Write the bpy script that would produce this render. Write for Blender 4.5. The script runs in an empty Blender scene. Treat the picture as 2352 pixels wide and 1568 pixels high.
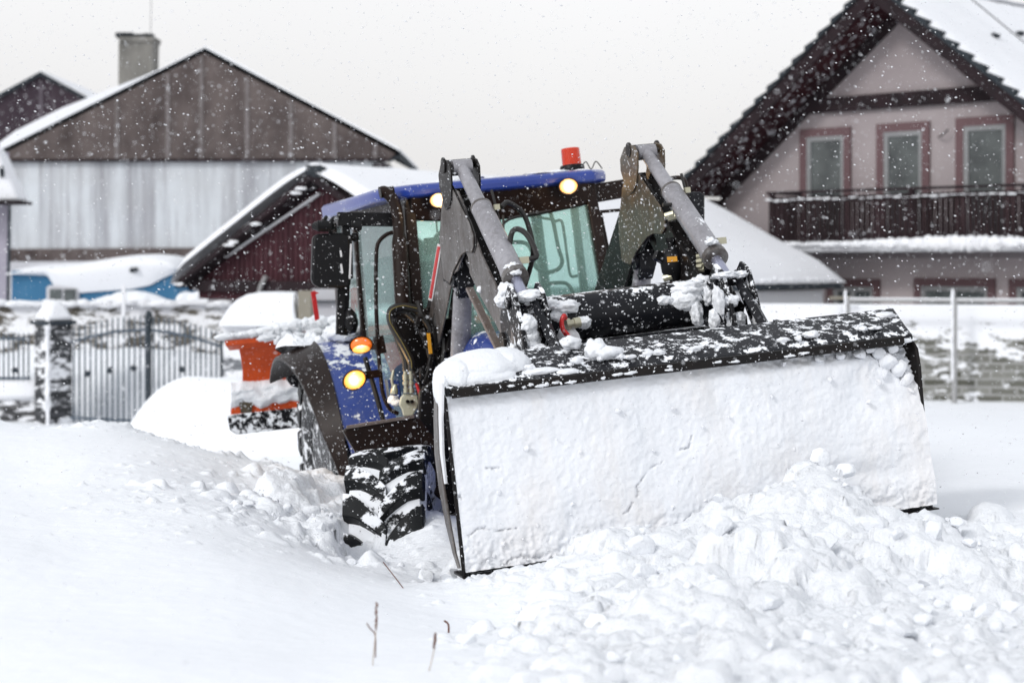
import bpy, math, random
import numpy as np
from mathutils import Vector, Matrix, noise
random.seed(7); rng = np.random.default_rng(11)
PI = math.pi
scn = bpy.context.scene
COL = scn.collection
FPX, HZ, CX0, EYE = 4000.0, 600.0, 1176.0, 2.4      # photo measures: focal length, horizon row, centre column, eye height

# ------------------------------------------------------------------ placing
def at(px, py, d):
    return Vector(((px - CX0) / FPX * d, d, EYE + (HZ - py) / FPX * d))
def _rot(th, ro, ph):
    c, s = math.cos(ro), math.sin(ro); A = np.array([[c, 0, -s], [0, 1, 0], [s, 0, c]])
    c, s = math.cos(ph), math.sin(ph); B = np.array([[1, 0, 0], [0, c, -s], [0, s, c]])
    c, s = math.cos(th), math.sin(th); C = np.array([[c, -s, 0], [s, c, 0], [0, 0, 1]])
    return C @ B @ A
TR = _rot(*np.radians([15.09, 5.41, -3.70])); TT = np.array([.443, 10.109, .55]); CAM = np.array([0, 0, EYE])
def L(px, py, x=None, y=None, z=None):
    """tractor coordinates of what the photo shows at px,py on the tractor's plane x=, y= or z="""
    d = np.array([(px - CX0) / FPX, 1, (HZ - py) / FPX]); o = TR.T @ (CAM - TT); e = TR.T @ d
    k, v = [(i, q) for i, q in enumerate((x, y, z)) if q is not None][0]
    return Vector((o + (v - o[k]) / e[k] * e).tolist())
def TW(p):
    return Vector((TR @ np.array(p) + TT).tolist())

# ------------------------------------------------------------------ materials
def mat(name):
    m = bpy.data.materials.new(name); m.use_nodes = True
    nt = m.node_tree; b = nt.nodes['Principled BSDF']
    return m, nt, b
def N(nt, t, **k):
    n = nt.nodes.new(t)
    for a, v in k.items():
        if a in n.inputs: n.inputs[a].default_value = v
        else: setattr(n, a, v)
    return n
def link(nt, a, b): nt.links.new(a, b)
def coords(nt, scale=(1, 1, 1), obj=True):
    tc = N(nt, 'ShaderNodeTexCoord'); mp = N(nt, 'ShaderNodeMapping'); mp.inputs['Scale'].default_value = scale
    link(nt, tc.outputs['Object' if obj else 'Generated'], mp.inputs['Vector']); return mp.outputs[0]
def noise_fac(nt, vec, scale, lo, hi, detail=3, rough=.55):
    n = N(nt, 'ShaderNodeTexNoise'); n.inputs['Scale'].default_value = scale; n.inputs['Detail'].default_value = detail
    n.inputs['Roughness'].default_value = rough
    link(nt, vec, n.inputs['Vector'])
    r = N(nt, 'ShaderNodeMapRange'); r.inputs[1].default_value = lo; r.inputs[2].default_value = hi
    link(nt, n.outputs[0], r.inputs[0]); return r.outputs[0], n.outputs[0]
def mixc(nt, fac, a, b):
    m = N(nt, 'ShaderNodeMix', data_type='RGBA')
    if isinstance(fac, (int, float)): m.inputs[0].default_value = fac
    else: link(nt, fac, m.inputs[0])
    for i, v in ((6, a), (7, b)):
        if isinstance(v, (tuple, list)): m.inputs[i].default_value = (*v[:3], 1)
        else: link(nt, v, m.inputs[i])
    return m.outputs[2]
def mth(nt, op, a, b=None, c=None):
    m = N(nt, 'ShaderNodeMath', operation=op)
    for i, v in enumerate((a, b, c)):
        if v is None: continue
        if isinstance(v, (int, float)): m.inputs[i].default_value = v
        else: link(nt, v, m.inputs[i])
    return m.outputs[0]
SNOWC = (.89, .91, .945)
def snow_mat(name='snow', bump=.5, col=SNOWC, scale=1.0, tint=.06, attr=None):
    m, nt, b = mat(name); v = coords(nt)
    f, _ = noise_fac(nt, v, 1.7 * scale, .3, .7, 5)
    dark = tuple(c * (1 - tint) for c in col)
    link(nt, mixc(nt, f, dark, col), b.inputs['Base Color'])
    b.inputs['Roughness'].default_value = .75; b.inputs['Specular IOR Level'].default_value = .25
    _, n1 = noise_fac(nt, v, 28 * scale, 0, 1, 8, .65)
    bp = N(nt, 'ShaderNodeBump'); bp.inputs['Strength'].default_value = bump; bp.inputs['Distance'].default_value = .02
    if attr:
        at_ = N(nt, 'ShaderNodeAttribute'); at_.attribute_name = attr; link(nt, mth(nt, 'ADD', mth(nt, 'MULTIPLY', at_.outputs['Fac'], .75), bump), bp.inputs['Strength'])
    link(nt, n1, bp.inputs['Height']); link(nt, bp.outputs[0], b.inputs['Normal'])
    return m
def paint(name, col, rough=.4, metal=0.0, speck=.0, sscale=60, grime=None, gr=.5, up=False, coat=0.0, patch=None, bump=0.0, streak=None):
    """painted or bare metal with grime, stuck snow flecks (speck 0..1) and broader snow patches (patch 0..1)"""
    m, nt, b = mat(name); v = coords(nt)
    c = col
    if grime:
        f, _ = noise_fac(nt, v, 5, .38, .68, 6, .7)
        f2, _ = noise_fac(nt, v, 40, .35, .75, 4, .7)
        c = mixc(nt, mth(nt, 'MULTIPLY', mth(nt, 'ADD', f, mth(nt, 'MULTIPLY', f2, .5)), gr), c, grime)
    if streak:
        vs = coords(nt, streak[0]); f, _ = noise_fac(nt, vs, 1, .45, .7, 6, .65)
        c = mixc(nt, mth(nt, 'MULTIPLY', f, streak[2]), c, streak[1])
    fac = None
    if speck > 0:
        _, a = noise_fac(nt, v, sscale, 0, 1, 2, .5)
        r = N(nt, 'ShaderNodeMapRange'); r.inputs[1].default_value = .74 - .2 * speck; r.inputs[2].default_value = .77 - .2 * speck
        link(nt, a, r.inputs[0]); fac = r.outputs[0]
    if patch:
        _, a = noise_fac(nt, v, patch[1], 0, 1, 7, .68)
        r = N(nt, 'ShaderNodeMapRange'); r.inputs[1].default_value = .72 - .3 * patch[0]; r.inputs[2].default_value = .755 - .3 * patch[0]
        g = N(nt, 'ShaderNodeNewGeometry'); sp = N(nt, 'ShaderNodeSeparateXYZ'); link(nt, g.outputs['Normal'], sp.inputs[0])
        a2 = mth(nt, 'ADD', a, mth(nt, 'MULTIPLY', sp.outputs[2], patch[2] if len(patch) > 2 else .12))
        link(nt, a2, r.inputs[0])
        fac = r.outputs[0] if fac is None else mth(nt, 'MAXIMUM', fac, r.outputs[0])
    if fac is not None:
        c2 = mixc(nt, fac, c, SNOWC); link(nt, c2, b.inputs['Base Color'])
        link(nt, mth(nt, 'ADD', mth(nt, 'MULTIPLY', fac, .8 - rough), rough), b.inputs['Roughness'])
        link(nt, mth(nt, 'MULTIPLY', mth(nt, 'SUBTRACT', 1.0, fac), metal), b.inputs['Metallic'])
        bp = N(nt, 'ShaderNodeBump'); bp.inputs['Strength'].default_value = .6; bp.inputs['Distance'].default_value = .006
        link(nt, fac, bp.inputs['Height']); link(nt, bp.outputs[0], b.inputs['Normal'])
    else:
        if isinstance(c, tuple): b.inputs['Base Color'].default_value = (*c[:3], 1)
        else: link(nt, c, b.inputs['Base Color'])
        b.inputs['Roughness'].default_value = rough; b.inputs['Metallic'].default_value = metal
    b.inputs['Coat Weight'].default_value = coat; b.inputs['Specular IOR Level'].default_value = .2 if max(col) < .03 else .45
    return m
def plain(name, col, rough=.6, metal=0.0):
    m, nt, b = mat(name); b.inputs['Base Color'].default_value = (*col, 1)
    v = coords(nt); f, _ = noise_fac(nt, v, 12, .3, .7, 4)
    link(nt, mixc(nt, f, tuple(c * .8 for c in col), col), b.inputs['Base Color'])
    b.inputs['Roughness'].default_value = rough; b.inputs['Metallic'].default_value = metal; return m
def glass_mat(name, col, droplets=True, spec=.09):
    m, nt, b = mat(name); nt.nodes.remove(b)
    out = nt.nodes['Material Output']
    tr = N(nt, 'ShaderNodeBsdfTransparent'); gl = N(nt, 'ShaderNodeBsdfGlossy'); gl.inputs['Roughness'].default_value = .03
    v = coords(nt)
    if droplets:
        vo = N(nt, 'ShaderNodeTexVoronoi'); vo.inputs['Scale'].default_value = 75; link(nt, v, vo.inputs['Vector'])
        f, _ = noise_fac(nt, v, 2.5, .35, .6, 3)
        thr = mth(nt, 'ADD', mth(nt, 'MULTIPLY', f, .13), .03)
        dot = mth(nt, 'LESS_THAN', vo.outputs['Distance'], thr)
        c = mixc(nt, mth(nt, 'MULTIPLY', dot, .7), col, tuple(q * .35 for q in col))
        link(nt, c, tr.inputs['Color'])
    else: tr.inputs['Color'].default_value = (*col, 1)
    df = N(nt, 'ShaderNodeBsdfDiffuse'); df.inputs['Color'].default_value = (.62, .96, .88, 1) if spec < .035 else (.66, .78, .78, 1)
    fr = N(nt, 'ShaderNodeFresnel'); fr.inputs['IOR'].default_value = 1.45
    m1 = N(nt, 'ShaderNodeMixShader'); m1.inputs[0].default_value = .14 if droplets else .02
    link(nt, tr.outputs[0], m1.inputs[1]); link(nt, df.outputs[0], m1.inputs[2])
    mx = N(nt, 'ShaderNodeMixShader'); gm = N(nt, 'ShaderNodeNewGeometry'); link(nt, mth(nt, 'MULTIPLY', mth(nt, 'ADD', fr.outputs[0], spec - .04), mth(nt, 'SUBTRACT', 1.0, gm.outputs['Backfacing'])), mx.inputs[0])
    link(nt, m1.outputs[0], mx.inputs[1]); link(nt, gl.outputs[0], mx.inputs[2]); link(nt, mx.outputs[0], out.inputs[0])
    return m
def lamp_mat(name, c0, c1, s0, s1):
    """lit lens: hot centre fading to a coloured rim, by distance from the lens's own centre"""
    m, nt, b = mat(name); tc = N(nt, 'ShaderNodeTexCoord')
    ln = N(nt, 'ShaderNodeVectorMath', operation='LENGTH'); link(nt, tc.outputs['Object'], ln.inputs[0])
    r = N(nt, 'ShaderNodeMapRange'); r.inputs[1].default_value = .014; r.inputs[2].default_value = .060; link(nt, ln.outputs['Value'], r.inputs[0])
    link(nt, mixc(nt, r.outputs[0], c0, c1), b.inputs['Emission Color'])
    pw = mth(nt, 'POWER', mth(nt, 'SUBTRACT', 1.0, r.outputs[0]), 2.6)
    link(nt, mth(nt, 'ADD', mth(nt, 'MULTIPLY', pw, s0), s1), b.inputs['Emission Strength']); b.inputs['Base Color'].default_value = (*c1, 1); b.inputs['Roughness'].default_value = .15
    return m

M = {}
M['snow'] = snow_mat('snow_surface', .14, tint=.03, attr='broken')
M['snow_soft'] = snow_mat('snow_smooth', .15, tint=.03)
M['snow_chunk'] = snow_mat('snow_chunky', .5, scale=2.2, tint=.05)
M['snow_pack'] = snow_mat('snow_packed', .22, col=(.86, .875, .91), scale=2.2, tint=.09)
def _pack():
    m = M['snow_pack']; nt = m.node_tree; b = nt.nodes['Principled BSDF']; src = b.inputs['Base Color'].links[0].from_socket
    f, _ = noise_fac(nt, coords(nt, (2.2, 2.2, .9)), 1.4, .48, .75, 6, .65); f2, _ = noise_fac(nt, coords(nt, (9, 9, 1.2)), 1, .45, .8, 5, .6)
    c = mixc(nt, mth(nt, 'MULTIPLY', f, .8), src, (.76, .725, .70)); c = mixc(nt, mth(nt, 'MULTIPLY', f2, .35), c, (.70, .745, .80)); link(nt, c, b.inputs['Base Color'])
_pack()
M['snow_far'] = snow_mat('snow_roof', .2, col=(.86, .87, .9), scale=.3, tint=.05)
M['flake'] = plain('snowflake', (.93, .94, .97), .9)
_n = M['flake'].node_tree; _t = N(_n, 'ShaderNodeBsdfTransparent'); _x = N(_n, 'ShaderNodeMixShader'); _x.inputs[0].default_value = .7
link(_n, _t.outputs[0], _x.inputs[1]); link(_n, _n.nodes['Principled BSDF'].outputs[0], _x.inputs[2]); link(_n, _x.outputs[0], _n.nodes['Material Output'].inputs[0])
BLK = (.006, .0055, .006)
M['black'] = paint('black_paint', BLK, .42, speck=.35, sscale=70, grime=(.016, .011, .009), gr=.5)
M['black_snowy'] = paint('black_paint_snow_dusted', (.007, .008, .011), .42, speck=.4, sscale=60, patch=(.17, 17, .15), grime=(.02, .019, .022))
M['black_caked'] = paint('black_paint_snow_caked', (.008, .008, .010), .45, speck=.5, sscale=60, patch=(.62, 12, .06))
M['blackplastic'] = paint('black_plastic', (.007, .007, .008), .45, speck=.3, sscale=60)
M['brownblack'] = paint('cab_frame_paint', (.011, .006, .005), .38, speck=.3, sscale=65, grime=(.028, .016, .012), gr=.4)
M['grey_metal'] = paint('grimy_grey_paint', (.15, .143, .14), .38, .15, speck=.15, sscale=70, grime=(.05, .036, .03), gr=.85, streak=((26, 26, 2.5), (.30, .285, .28), .45))
M['bronze'] = paint('rusty_grey_paint', (.070, .066, .052), .34, .15, speck=.45, sscale=55, grime=(.17, .10, .045), gr=.6, streak=((22, 22, 2.5), (.05, .04, .03), .7))
M['edge_metal'] = paint('worn_edge_metal', (.27, .23, .215), .4, .4, speck=.3, grime=(.12, .075, .05), gr=.6)
M['cyl'] = paint('cylinder_paint', (.33, .325, .35), .36, .05, speck=.12, sscale=60, grime=(.11, .10, .105), gr=.5, patch=(.18, 6, .08))
M['chrome'] = paint('chrome_rod', (.40, .41, .52), .25, .7)
M['blue'] = paint('blue_paint', (.026, .060, .29), .36, speck=.25, sscale=60, grime=(.07, .095, .25), gr=.5, coat=.3)
M['blue_snow'] = paint('blue_paint_snow_dusted', (.018, .045, .24), .34, speck=.3, sscale=60, grime=(.03, .055, .2), gr=.5, coat=.2, patch=(.16, 9, .14))
M['fenderblue'] = paint('blue_fender_paint', (.026, .060, .29), .36, speck=.3, sscale=60, grime=(.07, .095, .25), gr=.5, coat=.3, patch=(-.35, 10, .34))
M['roofblue'] = paint('blue_roof_paint', (.012, .042, .27), .3, speck=.1, sscale=60, grime=(.03, .05, .27), gr=.4, coat=.35)
M['orange'] = paint('orange_paint', (.68, .085, .008), .5, speck=.15, sscale=60, grime=(.42, .045, .008), gr=.6)
M['rubber'] = paint('tyre_rubber', (.008, .009, .010), .6, speck=.3, sscale=55, patch=(.98, 7, .04))
M['rubber_bare'] = paint('tyre_lug_rubber', (.008, .009, .010), .45, speck=.25, sscale=70, patch=(.44, 9, .10))
M['hose'] = plain('hose_rubber', (.016, .014, .013), .4)
M['brass'] = paint('zinc_fitting', (.46, .44, .33), .35, .5, speck=.2)
M['cream'] = plain('cream_cap', (.62, .60, .45), .4)
M['red'] = plain('red_tape', (.62, .018, .02), .4)
M['white'] = plain('white_tape', (.75, .75, .76), .4)
M['teal'] = paint('door_panel_paint', (.012, .045, .075), .3, speck=.3, sscale=60, grime=(.03, .04, .05)); M['dull_yellow'] = plain('hose_marking', (.22, .17, .04), .6); M['yellow'] = plain('yellow_mark', (.8, .36, .015), .45)
M['glass'] = glass_mat('cab_glass', (.905, .992, .965), spec=.03)
M['glass_side'] = glass_mat('cab_side_glass', (.85, .93, .925), True, .04)
M['lens'] = lamp_mat('lit_lens', (1, .93, .74), (1, .52, .16), 9, .55)
M['lens_low'] = lamp_mat('lit_lens_edge', (1, .92, .68), (1, .45, .08), 9, .55)
M['amber'] = paint('amber_lens', (.75, .15, .01), .15, coat=.5); M['amber'].node_tree.nodes['Principled BSDF'].inputs['Emission Color'].default_value = (1, .2, .01, 1); M['amber'].node_tree.nodes['Principled BSDF'].inputs['Emission Strength'].default_value = .25
M['beacon'] = paint('beacon_lens', (.55, .035, .006), .2, coat=.5); _b = M['beacon'].node_tree.nodes['Principled BSDF']; _b.inputs['Emission Color'].default_value = (1, .06, .005, 1); _b.inputs['Emission Strength'].default_value = .1
M['cloth'] = plain('dark_jacket', (.012, .018, .04), .85)
M['skin'] = plain('skin', (.45, .26, .19), .6)
M['seat'] = plain('seat_fabric', (.015, .015, .02), .8)

# ------------------------------------------------------------------ mesh builder
class MB:
    def __init__(s): s.v = []; s.f = []
    def add(s, vs, fs):
        o = len(s.v); s.v += [tuple(v) for v in vs]; s.f += [tuple(i + o for i in f) for f in fs]; return s
    def box(s, lo, hi):
        x0, y0, z0 = lo; x1, y1, z1 = hi
        return s.add([(x0, y0, z0), (x1, y0, z0), (x1, y1, z0), (x0, y1, z0), (x0, y0, z1), (x1, y0, z1), (x1, y1, z1), (x0, y1, z1)],
                     [(0, 3, 2, 1), (4, 5, 6, 7), (0, 1, 5, 4), (1, 2, 6, 5), (2, 3, 7, 6), (3, 0, 4, 7)])
    def slab(s, poly, off):
        """polygon (3D points) swept by the vector off"""
        off = Vector(off); n = len(poly); p = [Vector(q) for q in poly]
        return s.add(p + [q + off for q in p], [tuple(range(n))[::-1], tuple(range(n, 2 * n))] + [(i, (i + 1) % n, n + (i + 1) % n, n + i) for i in range(n)])
    def bar(s, a, b, w, h, up=(0, 0, 1)):
        a, b = Vector(a), Vector(b); d = (b - a).normalized(); u = Vector(up); sx = d.cross(u)
        if sx.length < 1e-4: sx = d.cross(Vector((1, 0, 0)))
        sx.normalize(); uy = sx.cross(d).normalized()
        c = [sx * w / 2 * i + uy * h / 2 * j for i, j in ((-1, -1), (1, -1), (1, 1), (-1, 1))]
        return s.add([a + q for q in c] + [b + q for q in c], [(3, 2, 1, 0), (4, 5, 6, 7), (0, 1, 5, 4), (1, 2, 6, 5), (2, 3, 7, 6), (3, 0, 4, 7)])
    def loft(s, path, radii, seg=14, cap=True, sq=1.0):
        path = [Vector(p) for p in path]; n = len(path)
        if isinstance(radii, (int, float)): radii = [radii] * n
        t0 = (path[1] - path[0]).normalized(); ref = Vector((0, 0, 1)) if abs(t0.z) < .9 else Vector((1, 0, 0))
        nx = t0.cross(ref).normalized(); vs = []; fs = []
        for i, p in enumerate(path):
            t = (path[min(i + 1, n - 1)] - path[max(i - 1, 0)]).normalized()
            nx = (nx - t * nx.dot(t)).normalized(); ny = t.cross(nx)
            for k in range(seg):
                a = 2 * PI * k / seg; vs.append(p + (nx * math.cos(a) + ny * math.sin(a) * sq) * radii[i])
        for i in range(n - 1):
            for k in range(seg):
                k2 = (k + 1) % seg; fs.append((i * seg + k, i * seg + k2, (i + 1) * seg + k2, (i + 1) * seg + k))
        if cap: fs += [tuple(range(seg))[::-1], tuple(range((n - 1) * seg, n * seg))]
        return s.add(vs, fs)
    def tube(s, pts, r, seg=8, sm=5):
        return s.loft(smooth(pts, sm), r, seg)
    def lathe(s, a, b, prof, seg=24):
        """profile [(t along a->b in metres, radius)]"""
        a, b = Vector(a), Vector(b); d = (b - a).normalized()
        ref = Vector((0, 0, 1)) if abs(d.z) < .9 else Vector((1, 0, 0)); nx = d.cross(ref).normalized(); ny = d.cross(nx); vs = []; fs = []
        for t, r in prof:
            for k in range(seg):
                q = 2 * PI * k / seg; vs.append(a + d * t + (nx * math.cos(q) + ny * math.sin(q)) * r)
        for i in range(len(prof) - 1):
            for k in range(seg):
                k2 = (k + 1) % seg; fs.append((i * seg + k, i * seg + k2, (i + 1) * seg + k2, (i + 1) * seg + k))
        fs += [tuple(range(seg)), tuple(range((len(prof) - 1) * seg, len(prof) * seg))[::-1]]
        return s.add(vs, fs)
    def quad(s, a, b, c, d): return s.add([a, b, c, d], [(0, 1, 2, 3)])
def smooth(pts, sub=5):
    pts = [Vector(p) for p in pts]
    if len(pts) < 3: return pts
    P = [pts[0] * 2 - pts[1]] + pts + [pts[-1] * 2 - pts[-2]]; out = []
    for i in range(1, len(P) - 2):
        for k in range(sub):
            t = k / sub; a, b, c, d = P[i - 1:i + 3]
            out.append(.5 * ((2 * b) + (c - a) * t + (2 * a - 5 * b + 4 * c - d) * t * t + (3 * b - a - 3 * c + d) * t ** 3))
    return out + [pts[-1]]
def mesh_obj(name, vs, fs, m, parent=None, smooth_=True, bevel=0.0, auto=.6):
    me = bpy.data.meshes.new(name); me.from_pydata([tuple(v) for v in vs], [], fs); me.validate(); me.update()
    import bmesh
    bm = bmesh.new(); bm.from_mesh(me); bmesh.ops.recalc_face_normals(bm, faces=bm.faces); bm.to_mesh(me); bm.free()
    if m: me.materials.append(m)
    if smooth_:
        me.polygons.foreach_set('use_smooth', [True] * len(me.polygons))
        try: me.set_sharp_from_angle(angle=auto)
        except Exception: pass
    o = bpy.data.objects.new(name, me); COL.objects.link(o)
    if parent: o.parent = parent
    if bevel:
        b = o.modifiers.new('edge', 'BEVEL'); b.width = bevel; b.segments = 2; b.limit_method = 'ANGLE'; b.angle_limit = .6
        b.harden_normals = False
    return o
def obj(name, mb, m, parent=None, bevel=0.0, auto=.6):
    return mesh_obj(name, mb.v, mb.f, m, parent, True, bevel, auto)
def tag(o, label=None, cat=None, group=None, kind=None):
    for k, v in (('label', label), ('category', cat), ('group', group), ('kind', kind)):
        if v: o[k] = v
    return o
def empty(name, loc=(0, 0, 0), label=None, cat=None, group=None):
    o = bpy.data.objects.new(name, None); o.location = loc; o.empty_display_size = .2; COL.objects.link(o); return tag(o, label, cat, group)
def fast_mesh(name, V, F, m, parent=None):
    """numpy quads"""
    me = bpy.data.meshes.new(name); me.vertices.add(len(V)); me.vertices.foreach_set('co', np.asarray(V, dtype=np.float32).ravel())
    k = F.shape[1]; me.loops.add(F.size); me.loops.foreach_set('vertex_index', F.astype(np.int32).ravel())
    me.polygons.add(len(F)); me.polygons.foreach_set('loop_start', np.arange(0, F.size, k, dtype=np.int32))
    me.update(calc_edges=True); me.validate()
    me.polygons.foreach_set('use_smooth', np.ones(len(F), dtype=bool)); me.materials.append(m)
    o = bpy.data.objects.new(name, me); COL.objects.link(o)
    if parent: o.parent = parent
    return o
def grid_faces(nx, ny):
    i = np.arange(nx * ny).reshape(ny, nx)
    return np.stack([i[:-1, :-1].ravel(), i[:-1, 1:].ravel(), i[1:, 1:].ravel(), i[1:, :-1].ravel()], 1)

# ------------------------------------------------------------------ numpy noise
_perm = rng.permutation(256); _perm = np.concatenate([_perm, _perm]); _g = rng.normal(size=(256, 3)); _g /= np.linalg.norm(_g, axis=1)[:, None]
def perlin(x, y, z=0.0):
    x = np.asarray(x, float); y = np.asarray(y, float); z = np.zeros_like(x) + z
    xi, yi, zi = np.floor(x).astype(int), np.floor(y).astype(int), np.floor(z).astype(int)
    fx, fy, fz = x - xi, y - yi, z - zi
    u, v, w = [t * t * t * (t * (t * 6 - 15) + 10) for t in (fx, fy, fz)]
    def g(dx, dy, dz):
        h = _perm[(_perm[(_perm[(xi + dx) & 255] + yi + dy) & 255] + zi + dz) & 255]
        G = _g[h]; return G[..., 0] * (fx - dx) + G[..., 1] * (fy - dy) + G[..., 2] * (fz - dz)
    def lp(a, b, t): return a + (b - a) * t
    return 1.6 * lp(lp(lp(g(0, 0, 0), g(1, 0, 0), u), lp(g(0, 1, 0), g(1, 1, 0), u), v), lp(lp(g(0, 0, 1), g(1, 0, 1), u), lp(g(0, 1, 1), g(1, 1, 1), u), v), w)
def fbm(x, y, z=0.0, o=4, gain=.5):
    r = 0; a = 1
    for i in range(o): r = r + a * perlin(x * 2 ** i + 7 * i, y * 2 ** i + 3 * i, np.asarray(z) * 2 ** i); a *= gain
    return r
def sstep(a, b, x):
    t = np.clip((x - a) / (b - a), 0, 1); return t * t * (3 - 2 * t)

# snow clump: closed blob, unit icosphere pushed about by noise
import bmesh
def _ico(sub):
    bm = bmesh.new(); bmesh.ops.create_icosphere(bm, subdivisions=sub, radius=1); v = np.array([p.co[:] for p in bm.verts]); f = [tuple(q.index for q in p.verts) for p in bm.faces]; bm.free(); return v, f
ICO = {k: _ico(k) for k in (1, 2, 3, 4, 5)}
def clod(mb, c, r, seed=None):
    """broken lump: unit ball cut by tilted planes, roughened"""
    v, f = ICO[4]; R_g = np.random.default_rng(int(random.random() * 1e6)); p = v.copy()
    for _ in range(R_g.integers(6, 11)):
        n_ = R_g.normal(size=3); n_ /= np.linalg.norm(n_); d = R_g.uniform(.45, .85); q = p @ n_; ex = np.maximum(q - d, 0); p -= ex[:, None] * n_ * .93
    s = random.random() * 50; p *= (1 + .07 * fbm(v[:, 0] * 4 + s, v[:, 1] * 4, v[:, 2] * 4, 3))[:, None]
    r = np.array(r if isinstance(r, (tuple, list)) else (r, r, r)); mb.add((p * r + np.array(c)).tolist(), f); return mb
def blob(mb, c, r, sub=3, amp=.25, freq=1.6, seed=None, flat=None):
    v, f = ICO[sub]; s = random.random() * 50 if seed is None else seed
    r = np.array(r if isinstance(r, (tuple, list)) else (r, r, r))
    d = 1 + amp * fbm(v[:, 0] * freq + s, v[:, 1] * freq + s * .7, v[:, 2] * freq, 4)
    p = v * d[:, None] * r
    if flat is not None: p[:, 2] = np.maximum(p[:, 2], flat)
    mb.add((p + np.array(c)).tolist(), f); return mb
# ================================================================== TRACTOR
tractor = empty('tractor', label='blue tractor with lit lamps pushing a loader bucket full of snow', cat='tractor')
tractor.matrix_world = Matrix([[*TR[i], TT[i]] for i in range(3)] + [[0, 0, 0, 1]])
T = tractor
def V3(*a): return Vector(a)

# --- cab roof: blue lip, wider behind, chamfered front corners
def roof_ring(dx, z, dy=0):
    p = [(-.60, .90), (.61, .90), (.72, 1.02), (.79, 1.25), (.83, 2.2), (.84, 2.95), (-.84, 2.95), (-.83, 2.2), (-.79, 1.25), (-.72, 1.02)]
    cx, cy = 0, 1.95
    return [(cx + (x - cx) * (1 - dx), cy + (y - cy) * (1 - dx) + dy, z) for x, y in p]
rf = MB(); rings = [roof_ring(.045, 2.375), roof_ring(0, 2.385), roof_ring(-.004, 2.422), roof_ring(.008, 2.442), roof_ring(.05, 2.452), roof_ring(.3, 2.468), roof_ring(.75, 2.475)]
n = 10; vs = [p for r in rings for p in r]; fs = [(i * n + k, i * n + (k + 1) % n, (i + 1) * n + (k + 1) % n, (i + 1) * n + k) for i in range(len(rings) - 1) for k in range(n)]
fs += [tuple(range(n)), tuple(range((len(rings) - 1) * n, len(rings) * n))]
vs2 = []
for (x, y, z) in vs:      # deeper skirt towards the rear corners, a raised brow at the front corners
    k_ = min(1, max(0, (y - .9) / 2.05)); z += .10 * k_ - (.05 * k_ if z < 2.40 else 0)
    if abs(x) > .55 and y < 1.3 and z > 2.42: z += .012
    vs2.append((x, y, z))
rf.add(vs2, fs)
roof = obj('roof', rf, M['roofblue'], T, .012)
b = MB()
for x in (-.5, -.33, .1, .3): b.box((x, 1.15, 2.45), (x + .10, 1.28, 2.482))
for x in (-.74, -.70): b.lathe((x, 1.9, 2.45), (x, 1.9, 2.52), [(0, .02), (.05, .02), (.06, .01)], 8)
obj('roof_fitting', b, M['blackplastic'], roof, .004)
b = MB()
for i in range(26):
    x = random.uniform(-.6, .6); y = random.uniform(1.02, 2.6); blob(b, (x, y, 2.452 + .049 * (y - .9) + .006), (random.uniform(.03, .09), random.uniform(.03, .1), .018), 2, .4)
blob(b, (-.25, 1.2, 2.475), (.17, .2, .03), 3, .4); blob(b, (.35, 1.1, 2.465), (.2, .16, .02), 3, .4)
roof_snow = b
# headliner and header (black visor with the work lamps)
b = MB()
b.slab([(-.60, .945, 2.385), (.60, .945, 2.385), (.60, 1.0, 2.25), (.52, 1.0, 2.235), (.2, 1.0, 2.20), (-.2, 1.0, 2.20), (-.52, 1.0, 2.235), (-.60, 1.0, 2.25)], (0, .05, 0))
header = obj('visor', b, M['brownblack'], T, .01)
obj('headliner', MB().slab([(-.58, .99, 2.36), (.58, .99, 2.36), (.78, 1.9, 2.36), (.78, 2.85, 2.36), (-.78, 2.85, 2.36), (-.78, 1.9, 2.36)], (0, 0, .03)), M['blackplastic'], T)
# --- cab frame
b = MB()
def post(a, c, w=.07, h=.07): b.bar(a, c, w, h, (0, 1, 0))
pA = {s: ((s * .66, .95, 1.02), (s * .60, 1.03, 2.38)) for s in (-1, 1)}
for s in (-1, 1):
    post(pA[s][0], pA[s][1], .075, .08)
    post((s * .80, 1.98, 1.45), (s * .78, 1.95, 2.37), .05, .06)
    post((s * .79, 2.9, 1.50), (s * .76, 2.86, 2.44), .07, .08)
    b.bar((s * .61, .99, 2.34), (s * .785, 1.95, 2.38), .05, .11)
    b.bar((s * .785, 1.95, 2.38), (s * .77, 2.88, 2.43), .05, .11)
    b.bar((s * .80, 1.9, 1.50), (s * .79, 2.88, 1.52), .05, .06)
    b.bar((s * .66, .95, 1.03), (s * .70, 1.5, .92), .05, .06)
    # curved upper corner of the door opening
    b.slab([(s * .62, 1.02, 2.30), (s * .69, 1.45, 2.30), (s * .655, 1.22, 2.25), (s * .635, 1.10, 2.17)], (s * .02, 0, 0))
b.bar((-.76, 2.88, 1.52), (.76, 2.88, 1.52), .06, .06); b.bar((-.75, 2.86, 2.43), (.75, 2.86, 2.43), .05, .08)
frame = obj('cab_frame', b, M['brownblack'], T, .012)
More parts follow.
